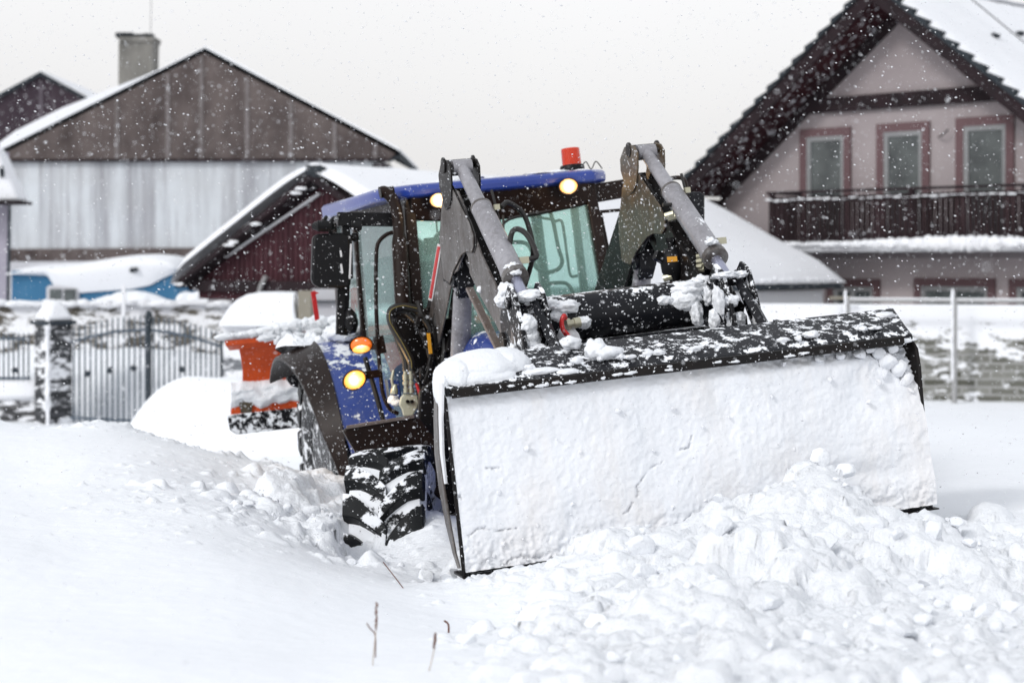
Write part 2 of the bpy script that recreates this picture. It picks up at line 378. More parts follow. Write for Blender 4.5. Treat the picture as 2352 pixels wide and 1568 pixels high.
# --- glass
wind = obj('windshield', MB().slab([(-.61, .965, 1.25), (.63, .965, 1.25), (.575, 1.015, 2.26), (-.575, 1.015, 2.26)], (0, .006, 0)), M['glass'], T)
for s in (-1, 1):
    g = obj('door_glass', MB().slab([(s * .665, 1.0, 1.08), (s * .735, 1.42, .98), (s * .78, 1.72, 1.30), (s * .79, 1.92, 1.52), (s * .775, 1.93, 2.30), (s * .62, 1.06, 2.30)], (s * .006, 0, 0)), M['glass_side'], T)
    obj('door_panel', MB().slab([(s * .668, 1.0, 1.03), (s * .735, 1.42, .95), (s * .765, 1.70, 1.24), (s * .72, 1.35, 1.34), (s * .67, 1.02, 1.40)], (-s * .02, 0, 0)), M['teal'], T, .006)
    obj('rear_side_glass', MB().slab([(s * .792, 2.02, 1.54), (s * .785, 2.84, 1.56), (s * .76, 2.82, 2.38), (s * .775, 2.0, 2.33)], (s * .006, 0, 0)), M['glass_side'], T)
obj('rear_window', MB().slab([(-.74, 2.885, 1.56), (.74, 2.885, 1.56), (.72, 2.865, 2.39), (-.72, 2.865, 2.39)], (0, .006, 0)), M['glass'], T)
# wiper on the windscreen and gasket
b = MB(); b.tube([(.30, .93, 2.22), (.02, .94, 2.19), (-.06, .94, 2.10)], .010, 6); b.tube([(-.02, .93, 2.22), (-.05, .945, 1.75), (-.02, .945, 1.45)], .008, 6)
obj('wiper', b, M['hose'], wind)
# rear window frame / ladder-like tubes seen through the glass
def q2(u_, v_, y=1.3): return L((1080 + u_ / 2.6125) * .91875, (320 + v_ / 2.6125) * .91875, y=y)
for ln_, rr_ in (([(690, 475), (735, 485), (765, 530), (795, 630), (825, 780), (850, 870), (825, 920), (760, 942), (705, 930), (670, 890), (650, 800), (610, 752), (520, 745)], .014), ([(400, 528), (600, 568), (800, 600)], .009), ([(795, 612), (845, 608), (865, 700), (885, 850), (905, 962), (950, 965)], .010), ([(735, 1022), (800, 1012), (865, 1012), (900, 1035), (925, 1085)], .013)):
    obj('window_bar', MB().tube([q2(*q) for q in ln_], rr_, 8), M['hose'], T)
# interior: seat, dash, steering wheel, interior mirror
s_ = MB(); s_.box((-.38, 1.95, 1.22), (.14, 2.45, 1.36)); seat = obj('seat', s_, M['seat'], T, .05)
obj('seat_backrest', MB().slab([(-.36, 2.36, 1.34), (.12, 2.36, 1.34), (.08, 2.52, 2.04), (-.32, 2.52, 2.04)], (0, .10, .01)), M['seat'], seat, .04)
obj('dashboard', MB().slab([(-.32, 1.05, .95), (.32, 1.05, .95), (.26, 1.12, 1.42), (-.26, 1.12, 1.42)], (0, .30, .03)), M['blackplastic'], T, .03)
b = MB(); c = V3(-.12, 1.62, 1.55); pts = []
for k in range(25):
    a = 2 * PI * k / 24; pts.append(c + V3(math.cos(a) * .2, math.sin(a) * .17, math.sin(a) * -.11))
b.loft(pts, .014, 8); b.bar((-.12, 1.35, 1.38), c, .04, .04); b.bar(c - V3(.2, 0, 0), c + V3(.2, 0, 0), .03, .015)
obj('steering_wheel', b, M['blackplastic'], T)
b = MB(); b.slab([(-.52, 1.09, 2.02), (-.34, 1.09, 2.03), (-.34, 1.09, 2.13), (-.51, 1.09, 2.13)], (0, .03, 0)); b.bar((-.42, 1.10, 2.12), (-.42, 1.08, 2.3), .012, .012)
obj('cab_mirror', b, M['blackplastic'], T, .01)
obj('floor_pan', MB().box((-.70, 1.0, .86), (.70, 2.8, .98)), M['brownblack'], T, .02)

# --- hood (engine cover) and nose
b = MB(); prof = []
secs = [(.94, .44, 1.50), (.3, .42, 1.48), (-.35, .40, 1.43), (-.80, .37, 1.37), (-.98, .33, 1.28), (-1.05, .28, 1.12), (-1.06, .26, .85)]
vs = []; K = 13
for y, w, zt in secs:
    for k in range(K):
        a = PI * k / (K - 1); cx = math.copysign(abs(math.cos(a)) ** .45, math.cos(a)); cz = math.sin(a) ** .5
        vs.append((w * cx, y, .62 + (zt - .62) * cz))
fs = [(i * K + k, i * K + k + 1, (i + 1) * K + k + 1, (i + 1) * K + k) for i in range(len(secs) - 1) for k in range(K - 1)] + [tuple(range(K)), tuple(range((len(secs) - 1) * K, len(secs) * K))]
hood = obj('hood', b.add(vs, fs), M['blue_snow'], T, .0)
obj('front_weight', MB().box((-.24, -1.02, .55), (.24, -.55, .86)), M['black'], T, .03)
for s in (-1, 1):   # bulged blue side panels of the nose
    b = MB(); blob(b, (s * .43, .15, 1.30), (.14, .42, .20), 4, .03, .6, 3); obj('hood_side_panel', b, M['blue_snow'], hood)
obj('chassis', MB().box((-.30, -.6, .25), (.30, 3.0, .9)), M['black'], T, .04)
b = MB(); b.box((-.85, -.09, .22), (.85, .09, .42)); b.box((-.2, -.16, .18), (.2, .16, .5)); obj('front_axle', b, M['black'], T, .03)
obj('rear_axle', MB().lathe((-.95, 2.35, .55), (.95, 2.35, .55), [(0, .14), (.6, .17), (1.3, .17), (1.9, .14)], 16), M['black'], T)

# --- wheels
def wheel(name, r, w, lugs, side, mt, lug_len=.55, lugh=.045, lab=None):
    """a wheel about its own centre, axle along x: tyre carcass, alternating curved chevron lugs, rim"""
    root = empty(name)
    hw = w / 2
    prof = [(-hw * .82, r * .60), (-hw * .98, r * .72), (-hw, r * .84), (-hw * .90, r * .945), (-hw * .6, r * .975), (0, r * .985), (hw * .6, r * .975), (hw * .90, r * .945), (hw, r * .84), (hw * .98, r * .72), (hw * .82, r * .60)]
    seg = 64; vs = []; fs = []
    for k in range(seg):
        a = 2 * PI * k / seg
        for x, q in prof: vs.append((x, math.cos(a) * q, math.sin(a) * q))
    m_ = len(prof)
    for k in range(seg):
        k2 = (k + 1) % seg
        for i in range(m_ - 1): fs.append((k * m_ + i, k2 * m_ + i, k2 * m_ + i + 1, k * m_ + i + 1))
    tyre = mesh_obj('tyre', vs, fs, mt, root, True, 0, .9)
    lb = MB()
    for sd in (-1, 1):
        for j in range(lugs):
            a0 = 2 * PI * (j + (.5 if sd > 0 else 0)) / lugs
            S = 8; pl = []
            for i in range(S + 1):
                t = i / S; x = sd * hw * (-.10 + 1.12 * t)
                a = a0 + (lug_len * (1 - t) ** 1.5) * .8                      # curved bar sweeping back from centre
                th = (.095 + .06 * t) / r
                rt = r * (1.0 + lugh / r) - (.10 * max(0, t - .78) ** 1.0) * r; rb = r * .93 - (.18 * max(0, t - .8)) * r
                pl.append([(x, math.cos(q) * R_, math.sin(q) * R_) for q, R_ in ((a - th / 2 * 1.25, rb), (a - th / 2 * .9, rt), (a + th / 2 * .9, rt), (a + th / 2 * 1.25, rb))])
            vs = [p for q in pl for p in q]; fs = [(i * 4 + k, i * 4 + (k + 1) % 4, (i + 1) * 4 + (k + 1) % 4, (i + 1) * 4 + k) for i in range(S) for k in range(4)]
            fs += [(0, 1, 2, 3), (S * 4, S * 4 + 1, S * 4 + 2, S * 4 + 3)]
            lb.add(vs, fs)
    obj('tread', lb, M['rubber_bare'], tyre, .007, .5)
    rb_ = MB(); rb_.lathe((-hw * .8, 0, 0), (hw * .8, 0, 0), [(0, r * .62), (.02, r * .60), (.05, r * .5), (hw * .7, r * .30), (hw * .7 + .01, r * .12), (hw * .9, r * .12), (hw * .9 + .01, r * .3), (hw * 1.6 - .05, r * .5), (hw * 1.6 - .02, r * .60), (hw * 1.6, r * .62)], 40)
    obj('rim', rb_, M['black_caked'], root)
    return root
for s in (-1, 1):
    w = wheel('front_wheel', .585, .43, 16, s, M['rubber'], .42, .038)
    w.parent = T; w.location = (s * 1.085, -.02, .285); w.rotation_euler = (PI + (.12 if s < 0 else .4), 0, math.radians(-19))
    w = wheel('rear_wheel', .83, .44, 21, s, M['black_caked'])
    w.parent = T; w.location = (s * .94, 2.35, .55); w.rotation_euler = (PI + .2, 0, 0)

# --- rear fenders: blue shell with black outer flare, arc about the rear axle
def arc_strip(x0, x1, r0, r1, a0, a1, th, S=22, wob=None, flare=0.0):
    vs = []
    for i in range(S + 1):
        t = i / S; a = a0 + (a1 - a0) * t; 
        for x, rr in ((x0, r0), (x1, r1)):
            R_ = rr + (flare * t * t)
            for q in (R_, R_ - th):
                xx = x
                if wob and x == x1: xx = x1 + wob(t)
                vs.append((xx, 2.35 - math.cos(a) * q, .55 + math.sin(a) * q))
    fs = []
    for i in range(S):
        o, p = i * 4, (i + 1) * 4
        for a_, b_ in ((0, 2), (2, 3), (3, 1), (1, 0)): fs.append((o + a_, o + b_, p + b_, p + a_))
    fs += [(0, 2, 3, 1), (S * 4, S * 4 + 1, S * 4 + 3, S * 4 + 2)]
    return MB().add(vs, fs)
R_ = math.radians
for s in (-1, 1):
    f = obj('rear_fender', arc_strip(s * .70, s * 1.115, 1.0, 1.0, R_(120), R_(-6), .02, 30, lambda t: -s * .10 * max(0, t - .70) / .3), M['fenderblue'], T, .006)
    obj('fender_flare', arc_strip(s * 1.10, s * 1.36, 1.014, .93, R_(125), R_(2), .03, 30, lambda t: -s * (.26 * max(0, t - .30) if t < .8 else .13 + .5 * (t - .8)), -.0), M['brownblack'], f, .008)
    # inner cheek between shell and cab
    pl = [(s * .705, 2.35 - math.cos(R_(a)) * .99, .55 + math.sin(R_(a)) * .99) for a in range(115, -6, -8)] + [(s * .705, 1.9, .60), (s * .705, 2.8, .75)]
    obj('fender_cheek', MB().slab(pl, (s * .015, 0, 0)), M['blue'], f)

b = MB(); pl_ = [L(*q, y=3.0) for q in ((672, 805), (658, 818), (654, 845), (658, 870), (668, 885), (690, 892), (690, 808))]; b.slab(pl_, (0, .05, 0)); obj('rear_flap', b, M['black_caked'], T, .02)
# --- lamps on the cab corner tube (left of the picture) and their twins on the far side
def lamp(name, c, aim, r, mt, ratio=.78, amber=False, sh='lens'):
    c = Vector(c); aim = Vector(aim).normalized()
    o = bpy.data.objects.new(name, None)
    root = mesh_obj(name, *ring_shell(r, ratio), M['blackplastic'], T, True, 0)
    root.location = c; root.rotation_euler = aim.to_track_quat('Z', 'Y').to_euler()
    v, f = ICO[3]; p = v * np.array([r * .93, r * .93 * ratio, r * .25]); 
    l = mesh_obj('lens', (p + np.array([0, 0, .004])).tolist(), f, mt, root, True)
    return root
def ring_shell(r, ratio):
    prof = [(-.055, .35), (-.05, .62), (-.02, .97), (.012, 1.04), (.016, 1.0), (.008, .93), (.0, .9)]; seg = 32; vs = []
    for z, q in prof:
        for k in range(seg):
            a = 2 * PI * k / seg; vs.append((math.cos(a) * r * q, math.sin(a) * r * q * ratio, z))
    fs = [(i * seg + k, i * seg + (k + 1) % seg, (i + 1) * seg + (k + 1) % seg, (i + 1) * seg + k) for i in range(len(prof) - 1) for k in range(seg)] + [tuple(range(seg))]
    return vs, fs
camdir = V3(*(TR.T @ np.array([-.0, -1, .0])))
def aimv(dx=0, dz=0): return (camdir + V3(dx, 0, dz))
wl = []
for px, py, yy, rr in ((1305, 428, .86, .066), (1007, 460, .86, .060)):
    p = L(px, py, y=yy); l = lamp('work_lamp', p, (0, -1, -.12), rr, M['lens']); wl.append((p, 5)); l['label'] = 'lit round work lamp under the cab roof'
p = L(815, 872, y=.95); l = lamp('headlamp', p, aimv(-.25), .078, M['lens_low']); l.rotation_euler.rotate_axis('Z', .35); l['label'] = 'lit headlamp on the cab corner bracket'; wl.append((p, 6))
p = L(830, 792, y=.95); ind = lamp('indicator_lamp', p, aimv(-.1), .074, M['amber'], .72)
v, f = ICO[3]; q = v * np.array([.056, .024, .018]); lo = mesh_obj('lit_reflector', (q + np.array([.0, -.026, .019])).tolist(), f, M['lens_low'], ind, True)
# far-side twins, hidden by the loader for the most part
for (px_, z_) in ((1.03, 1.49), (1.06, 1.29)):
    l = lamp('indicator_lamp' if z_ > 1.4 else 'headlamp', (px_, .95, z_), (0, -1, 0), .074, M['amber'] if z_ > 1.4 else M['lens_low'])
# the tube that carries them (also the grab rail)
b = MB(); t_ = [L(*q, y=1.0) for q in ((905, 533), (886, 540), (868, 560), (864, 600), (864, 700), (868, 790), (874, 860), (880, 905), (895, 938), (915, 950))]
b.tube(t_, .014, 8)
b.bar(L(858, 792, y=.98), L(874, 790, y=1.0), .07, .06); b.bar(L(838, 862, y=.98), L(876, 856, y=1.0), .035, .05)
b.bar(L(868, 772, y=.99), L(876, 812, y=.99), .06, .06)
obj('grab_rail', b, M['brownblack'], T, .004)
b = MB(); t_ = [L(*q, y=1.1) for q in ((838, 820), (862, 900), (880, 965))]; b.tube(t_, .016, 8); obj('bracket_rod', b, M['hose'], T)
b = MB(); b.tube([(.9, 1.0, 1.9), (.93, .98, 1.6), (.93, .98, 1.1)], .014, 8); obj('grab_rail', b, M['brownblack'], T)

# --- exhaust stack in front of the left cab post
b = MB(); e_ = [L(*q, y=.92) for q in ((874, 443), (884, 441), (902, 458), (913, 495), (916, 540), (917, 600))]
b.loft(smooth(e_, 5), [.037] * 2 + [.037] * 24, 14, False); rim_ = b
b.loft([L(916, 530, y=.93), L(918, 560, y=.93), L(926, 700, y=.93), L(932, 790, y=.93)], [.034, .050, .052, .050], 18)
ex = obj('exhaust_pipe', b, M['brownblack'], T)
d_ = (e_[0] - e_[1]).normalized(); obj('pipe_mouth', MB().lathe(e_[0] + d_ * .004, e_[0] - d_ * .1, [(0, .040), (.0, .029), (.09, .027)], 18), M['black'], ex)

# --- mirrors, on arms that stick out sideways from the front roof corners
def mirror(s):
    b = MB()
    if s < 0:
        r_ = obj('wing_mirror', MB().slab([L(*q, y=1.0) for q in ((719, 545), (728, 537), (790, 534), (803, 540), (808, 600), (806, 655), (798, 661), (735, 660), (720, 652), (716, 640))], (0, .07, 0)), M['blackplastic'], T, .018)
        b.loft([L(720, 520, y=1.02), L(732, 519, y=.99), L(756, 519, y=.99), L(768, 518, y=1.02)], [.02, .036, .036, .02], 14); obj('small_mirror', b, M['blackplastic'], r_)
        b = MB(); b.bar(L(775, 503, y=1.02), L(920, 505, y=1.02), .05, .085)
        b.tube([L(780, 500, y=1.0), L(765, 503, y=1.0), L(758, 520, y=1.0), L(762, 545, y=1.03)], .015, 8)
        b.tube([L(752, 497, y=1.0), L(745, 505, y=1.0), L(742, 515, y=1.0)], .014, 8)
        b.bar(L(792, 505, y=1.05), L(796, 550, y=1.05), .05, .05); b.loft([L(805, 515, y=1.0), L(830, 518, y=1.0)], [.03, .04], 12)
        b.bar(L(800, 540, y=1.03), L(803, 640, y=1.03), .05, .04)
        b.bar(L(783, 660, y=1.08), L(781, 768, y=1.08), .05, .05); b.bar(L(797, 560, y=1.10), L(790, 770, y=1.10), .03, .05)
        blob(b, L(806, 738, y=1.05), (.045, .05, .08), 3, .2); blob(b, L(815, 545, y=1.05), (.03, .03, .03), 2, .2)
        obj('mirror_arm', b, M['blackplastic'], r_, .006)
        b = MB(); b.bar(L(806, 560, y=.97), L(803, 640, y=.97), .012, .01); b.bar(L(783, 606, y=.97), L(786, 628, y=.97), .022, .01); b.bar(L(782, 575, y=.97), L(784, 590, y=.97), .012, .01); obj('reflector_strip', b, M['white'], r_)
    else:
        r_ = obj('wing_mirror', MB().slab([L(*q, y=1.0) for q in ((1580, 446), (1588, 440), (1612, 440), (1620, 448), (1620, 500), (1612, 560), (1588, 560), (1580, 552))], (0, .07, 0)), M['black_snowy'], T, .018)
        b.bar(L(1345, 448, y=1.05), L(1440, 432, y=1.05), .05, .12); b.bar(L(1375, 487, y=1.05), L(1450, 480, y=1.05), .03, .02)
        b.tube([L(1440, 432, y=1.0), L(1520, 415, y=1.0), L(1556, 408, y=1.0), L(1572, 415, y=1.0), L(1577, 440, y=1.0), L(1580, 465, y=1.0)], .016, 8)
        obj('mirror_arm', b, M['brownblack'], r_, .006)
mirror(-1); mirror(1)
b = MB(); b.slab([L(*q, y=1.0) for q in ((1378, 490), (1383, 488), (1414, 640), (1406, 642))], (0, .03, 0)); obj('door_edge', b, M['brownblack'], T)

# --- beacon
bc = L(1314, 384, y=1.5); be = obj('beacon', MB().lathe(bc, bc + V3(0, 0, .05), [(-.03, .085), (.0, .084), (.012, .078), (.016, .066), (.02, .06)], 28), M['blackplastic'], T)
pr = [(.012, .066)]
for i in range(13): z = .016 + i * .0085; pr += [(z, .0655 - .0002 * i), (z + .0055, .0655 - .0002 * i), (z + .0065, .0635 - .0002 * i)]
pr += [(.128, .061), (.131, .05)]
bl = obj('beacon_lens', MB().lathe(bc, bc + V3(0, 0, 1), pr, 32), M['beacon'], be); be['label'] = 'orange warning beacon on the blue cab roof'
b = MB(); b.tube([bc + V3(.07, 0, 0), bc + V3(.11, .02, .03), bc + V3(.15, .05, -.02), bc + V3(.19, .05, .03), bc + V3(.24, .08, -.02)], .004, 6); obj('beacon_cable', b, M['hose'], be)

# ================================================================== LOADER (both arms in the planes x = -.55 and x = .55)
def arm(s):
    def Q(px, py, o=0.0): # measured on the left arm, mirrored across for the right one
        v = L(px, py, x=-.55); return V3(s * (.55 + o), v.y, v.z)
    bron = M['grey_metal'] if s < 0 else M['bronze']
    # an upside-down V of two legs, a bottle-shaped gusset over the fork, lens-shaped ears above; a pair of each
    def yz(pts): return [(v.y, v.z) for v in (L(*q, x=-.62) for q in pts)]
    legs = yz([(1014, 470), (1013, 545), (1007, 585), (990, 690), (975, 800), (972, 850), (1000, 850), (1004, 800), (1018, 740), (1033, 665), (1041, 628), (1050, 622), (1058, 596), (1068, 577), (1074, 590), (1078, 628), (1100, 676), (1138, 745), (1160, 790), (1185, 790), (1188, 760), (1172, 728), (1136, 652), (1104, 585), (1090, 545), (1066, 480), (1050, 440), (1030, 430)])
    ear = yz([(1020, 372), (1028, 366), (1036, 370), (1042, 385), (1044, 420), (1043, 460), (1038, 478), (1031, 482), (1026, 470), (1016, 428), (1014, 400)])
    bott = yz([(1021, 430), (1018, 470), (1015, 520), (1013, 548), (1016, 590), (1022, 640), (1036, 650), (1044, 622), (1052, 606), (1062, 586), (1072, 578), (1086, 580), (1091, 566), (1090, 540), (1080, 510), (1062, 475), (1048, 445), (1038, 425)])
    ms = M['grey_metal'] if s < 0 else M['black']
    a1 = obj('loader_arm', MB().slab([(s * .607, y, z) for y, z in legs], (s * .012, 0, 0)), ms, T, .003)
    obj('arm_plate', MB().slab([(s * .485, y, z) for y, z in legs], (s * .012, 0, 0)), ms, a1, .003)
    cxg = sum(y for y, z in bott) / len(bott); czg = sum(z for y, z in bott) / len(bott); big = [(cxg + (y - cxg) * 1.10 + .004, czg + (z - czg) * 1.04) for y, z in bott]
    obj('gusset_gap_shade', MB().slab([(s * .6192, y, z) for y, z in big], (s * .003, 0, 0)), M['black'], a1)  # larger black plate behind the gusset paints the shaded gap round its edge
    for o in (.623, .475): obj('gusset', MB().slab([(s * o, y, z) for y, z in bott], (s * .007, 0, 0)), bron, a1, .003)
    for o in (.629, .466): obj('ear_plate', MB().slab([(s * o, y, z) for y, z in ear], (s * .010, 0, 0)), M['bronze'] if s > 0 else M['black'], a1, .003)
    b = MB()
    def beam(pts, w):   # box between the plates
        for a_, c_ in zip(pts[:-1], pts[1:]): b.bar((s * .552, *a_), (s * .552, *c_), .088, w, (0, 1, .001)) if False else b.slab([(s * .508, a_[0], a_[1]), (s * .508, c_[0], c_[1]), (s * .508, c_[0] + w[0], c_[1] + w[1]), (s * .508, a_[0] + w[0], a_[1] + w[1])], (s * .088, 0, 0))
    beam([(-.30, 2.27), (-.42, 2.14), (-1.0, 1.57)], (.03, -.13)); beam([(-.10, 2.33), (.10, 2.20), (.90, 1.66)], (-.02, -.10)); beam([(-.22, 1.93), (-1.0, 1.40)], (.0, .06))
    obj('arm_beam', b, M['black'], a1, .006)
    b = MB() # light edge of the outer plate, worn bare, running down the rear leg
    b.slab([(s * .598, .10, 2.335), (s * .598, .50, 2.06), (s * .598, .86, 1.76), (s * .598, .985, 1.50), (s * .598, .965, 1.47), (s * .598, .83, 1.74), (s * .598, .48, 2.03), (s * .598, .09, 2.30)], (s * .024, 0, 0))
    if s > 0: obj('plate_edge', b, M['edge_metal'], a1, .004)
    # big ear bosses and pins
    b = MB(); piv = V3(0, -.20, 2.455)
    b.lathe((s * .462, piv.y, piv.z), (s * .65, piv.y, piv.z), [(0, .045), (.014, .045), (.016, .028), (.172, .028), (.174, .045), (.188, .045)], 24)
    obj('pivot_pin', b, M['black'], a1, .004)
    for y, z in ((.80, 1.45), (-1.02, 1.43)): obj('pivot_pin', MB().lathe((s * .585, y, z), (s * .64, y, z), [(0, .06), (.05, .055)], 20), M['black'], a1, .004)
    # reflective tape on the outer rear-leg edge of the arm nearest the door
    if s < 0:
        b = MB(); P4 = [L(1006, 560, x=-.62), L(1016, 562, x=-.62), L(994, 692, x=-.62), L(985, 688, x=-.62)]
        tp = obj('reflective_tape', MB().slab(P4, (-.004, 0, 0)), M['white'], a1)
        P5 = [p0.lerp(sum(P4, V3(0, 0, 0)) / 4, .0) for p0 in P4]; c0 = sum(P4, V3(0, 0, 0)) / 4
        ex_, ey_ = (P4[1] - P4[0]), (P4[3] - P4[0])
        obj('red_tape', MB().slab([P4[0] + ex_ * .22 + ey_ * .04, P4[0] + ex_ * .78 + ey_ * .04, P4[0] + ex_ * .78 + ey_ * .96, P4[0] + ex_ * .22 + ey_ * .96], (-.008, 0, 0)), M['red'], tp)
        b = MB(); b.slab([(s * .62, -.05, 2.40), (s * .62, -.07, 2.41), (s * .62, -.06, 2.30), (s * .62, -.045, 2.30)], (s * .003, 0, 0)); obj('yellow_mark', b, M['yellow'], a1)
    # tilt cylinder: thin top tube, collar, thick barrel, gland, rod
    c0, c1, c2, c3 = V3(s * .552, -.25, 2.43), V3(s * .552, -.64, 2.18), V3(s * .552, -1.105, 1.775), V3(s * .552, -1.275, 1.635)
    c1 = c0.lerp(c2, .40); b = MB(); dd = (c2 - c0).length; d1 = (c1 - c0).length
    b.lathe(c0 - (c2 - c0).normalized() * .02, c2, [(0, .034), (.03, .038), (d1 - .01, .041), (d1, .052), (d1 + .025, .054), (d1 + .03, .058), (dd - .02, .062), (dd - .015, .066), (dd + .04, .066), (dd + .045, .05)], 32)
    b.lathe(c0 - V3(.055, 0, 0), c0 + V3(.055, 0, 0), [(0, .045), (.11, .045)], 24)
    cy = obj('tilt_cylinder', b, M['cyl'], T)
    obj('rod', MB().lathe(c2, c3, [(0.02, .029), ((c3 - c2).length + .02, .029)], 24), M['chrome'], cy)
    b = MB(); g = c2 + (c2 - c0).normalized() * .03
    b.lathe(g - (c2 - c0).normalized() * .02, g + (c2 - c0).normalized() * .03, [(0, .070), (.035, .070), (.04, .06)], 28); obj('collar', b, M['grey_metal'], cy); b = MB(); b.lathe(c1 - (c2 - c0).normalized() * .012, c1 + (c2 - c0).normalized() * .03, [(0, .05), (.005, .060), (.02, .060), (.03, .05)], 28)
    obj('collar', b, M['grey_metal'], cy)
    b = MB(); e1 = c1 + V3(s * -.02, .02, .05)
    b.bar(c1.lerp(c2, .15) + V3(.05, 0, .05), c1.lerp(c2, .15) + V3(.08, 0, .05), .03, .03); b.bar(c1.lerp(c2, .9) + V3(.05, 0, .03), c1.lerp(c2, .9) + V3(.1, 0, .03), .035, .035)
    obj('port_fitting', b, M['brass'], cy, .004)
    b = MB(); k0 = c1.lerp(c2, .15) + V3(.09, 0, .05)
    if s < 0: b.tube([k0, k0 + V3(.05, .02, .02), k0 + V3(.14, .06, -.05), k0 + V3(.17, .06, -.2), k0 + V3(.17, .1, -.30), k0 + V3(.12, .15, -.45)], .014, 8)
    k1 = c1.lerp(c2, .9) + V3(.1, 0, .03)
    if s < 0: b.tube([k1, k1 + V3(.05, .01, .02), k1 + V3(.02, .06, .14), k1 + V3(-.04, .1, .16), k1 + V3(-.08, .12, .0)], .015, 8)
    if s < 0: b.tube([(s * .50, .1, 2.2), (s * .46, -.1, 2.1), (s * .47, -.4, 1.9), (s * .45, -.7, 1.72), (s * .40, -.9, 1.68)], .014, 8)
    if s > 0: b.tube([(.60, -.35, 2.25), (.66, -.45, 2.0), (.64, -.6, 1.8), (.62, -.9, 1.66)], .014, 8)
    b.tube([k0 + V3(-.03, .05, .1), k0 + V3(.0, .05, -.1), k0 + V3(.03, .03, -.35), k0 + V3(.06, .03, -.5)], .008, 6)
    obj('hydraulic_hose', b, M['hose'], cy)
    # lift cylinder under the knee
    b = MB(); l0, l1 = V3(s * .552, .0, 1.80), V3(s * .552, .50, 1.02); LL = (l1 - l0).length
    b.lathe(l0, l1, [(0, .055), (.05, .058), (.06, .048), (.09, .055), (LL, .062)], 28); obj('lift_cylinder', b, M['cyl'], T)
    b = MB(); b.lathe((s * .49, .0, 1.82), (s * .62, 0, 1.82), [(0, .055), (.13, .055)], 20); b.slab([(s * .51, -.06, 1.98), (s * .51, .06, 1.98), (s * .51, .07, 1.76), (s * .51, .0, 1.70), (s * .51, -.07, 1.76)], (s * .09, 0, 0)); obj('cylinder_clevis', b, M['black_snowy'], a1, .005)
    # self-levelling flat bar
    b = MB(); q0, q1 = L(1078, 662, x=-.60), L(1168, 846, x=-.60); b.bar(V3(s * .60, q0.y, q0.z), V3(s * .60, q1.y, q1.z), .045, .02, (0, .5, .5)); obj('levelling_link', b, M['edge_metal'] if s < 0 else M['black_snowy'], T, .006)
    # crank bracket at the front
    b = MB()
    for o in (.475, .62):
        b.slab([(s * o, -1.20, 1.66), (s * o, -1.29, 1.72), (s * o, -1.38, 1.67), (s * o, -1.44, 1.52), (s * o, -1.50, 1.30), (s * o, -1.42, 1.24), (s * o, -1.34, 1.40), (s * o, -1.24, 1.55)], (s * .022, 0, 0))
    b.lathe((s * .46, -1.29, 1.63), (s * .66, -1.29, 1.63), [(0, .035), (.2, .035)], 16)
    ck = obj('crank_bracket', b, M['black_caked'], T, .005)
    b = MB(); b.bar((s * .552 + .03, -1.30, 1.66), (s * .552 + .06, -1.62, 1.30), .045, .05, (0, .5, .5)); b.bar((s * .552 - .04, -1.22, 1.50), (s * .552 - .02, -1.52, 1.25), .05, .06, (0, .5, .5))
    b.box((min(s * .50, s * .60), -1.36, 1.26), (max(s * .50, s * .60), -1.24, 1.44))
    obj('crank_link', b, M['black_snowy'], ck, .006)
    # mast below the rear leg, bolted to the chassis
    b = MB(); b.slab([(s * .50, .62, 1.60), (s * .50, .96, 1.62), (s * .50, .98, .95), (s * .50, .80, .40), (s * .50, .30, .40), (s * .50, .36, .9), (s * .50, .55, 1.2)], (s * .14, 0, 0))
    b.box((min(s * .28, s * .60), .30, .45), (max(s * .28, s * .60), .80, .75)); obj('loader_mast', b, M['black'], T, .012)
    return a1
arm(-1); arm(1)
# torque tube
b = MB(); b.loft([(-.62, -1.08, 1.515), (-.60, -1.08, 1.515), (.60, -1.08, 1.535), (.62, -1.08, 1.535)], [.10, .125, .125, .10], 12); tq = obj('cross_tube', b, M['black_snowy'], T, .006)
b = MB(); b.box((-.40, -1.20, 1.36), (.42, -1.00, 1.40)); obj('tube_web', b, M['black_snowy'], tq, .004)
# snow-crusted ball valve with a red lever
vx = L(1305, 780, y=-1.25); v1 = L(1300, 745, y=-1.3)
b = MB(); blob(b, vx, (.058, .055, .075), 4, .12, 1.2, 4); obj('snow_crust', b, M['snow_pack'], tq)
b = MB(); b.lathe(v1 + V3(.0, 0, .0), v1 + V3(.075, 0, .004), [(0, .028), (.02, .03), (.022, .02), (.04, .02), (.042, .027), (.075, .027), (.076, .016), (.05, .015)], 18); obj('valve', b, M['brass'], tq)
b = MB(); b.tube([v1 + V3(-.01, -.03, .03), v1 + V3(-.02, -.05, .045), v1 + V3(-.035, -.05, .02), v1 + V3(-.035, -.05, -.02), v1 + V3(-.02, -.05, -.05)], .012, 8); b.bar(v1 + V3(-.03, -.055, -.03), v1 + V3(-.01, -.055, -.06), .04, .014); obj('valve_lever', b, M['red'], tq, .003)
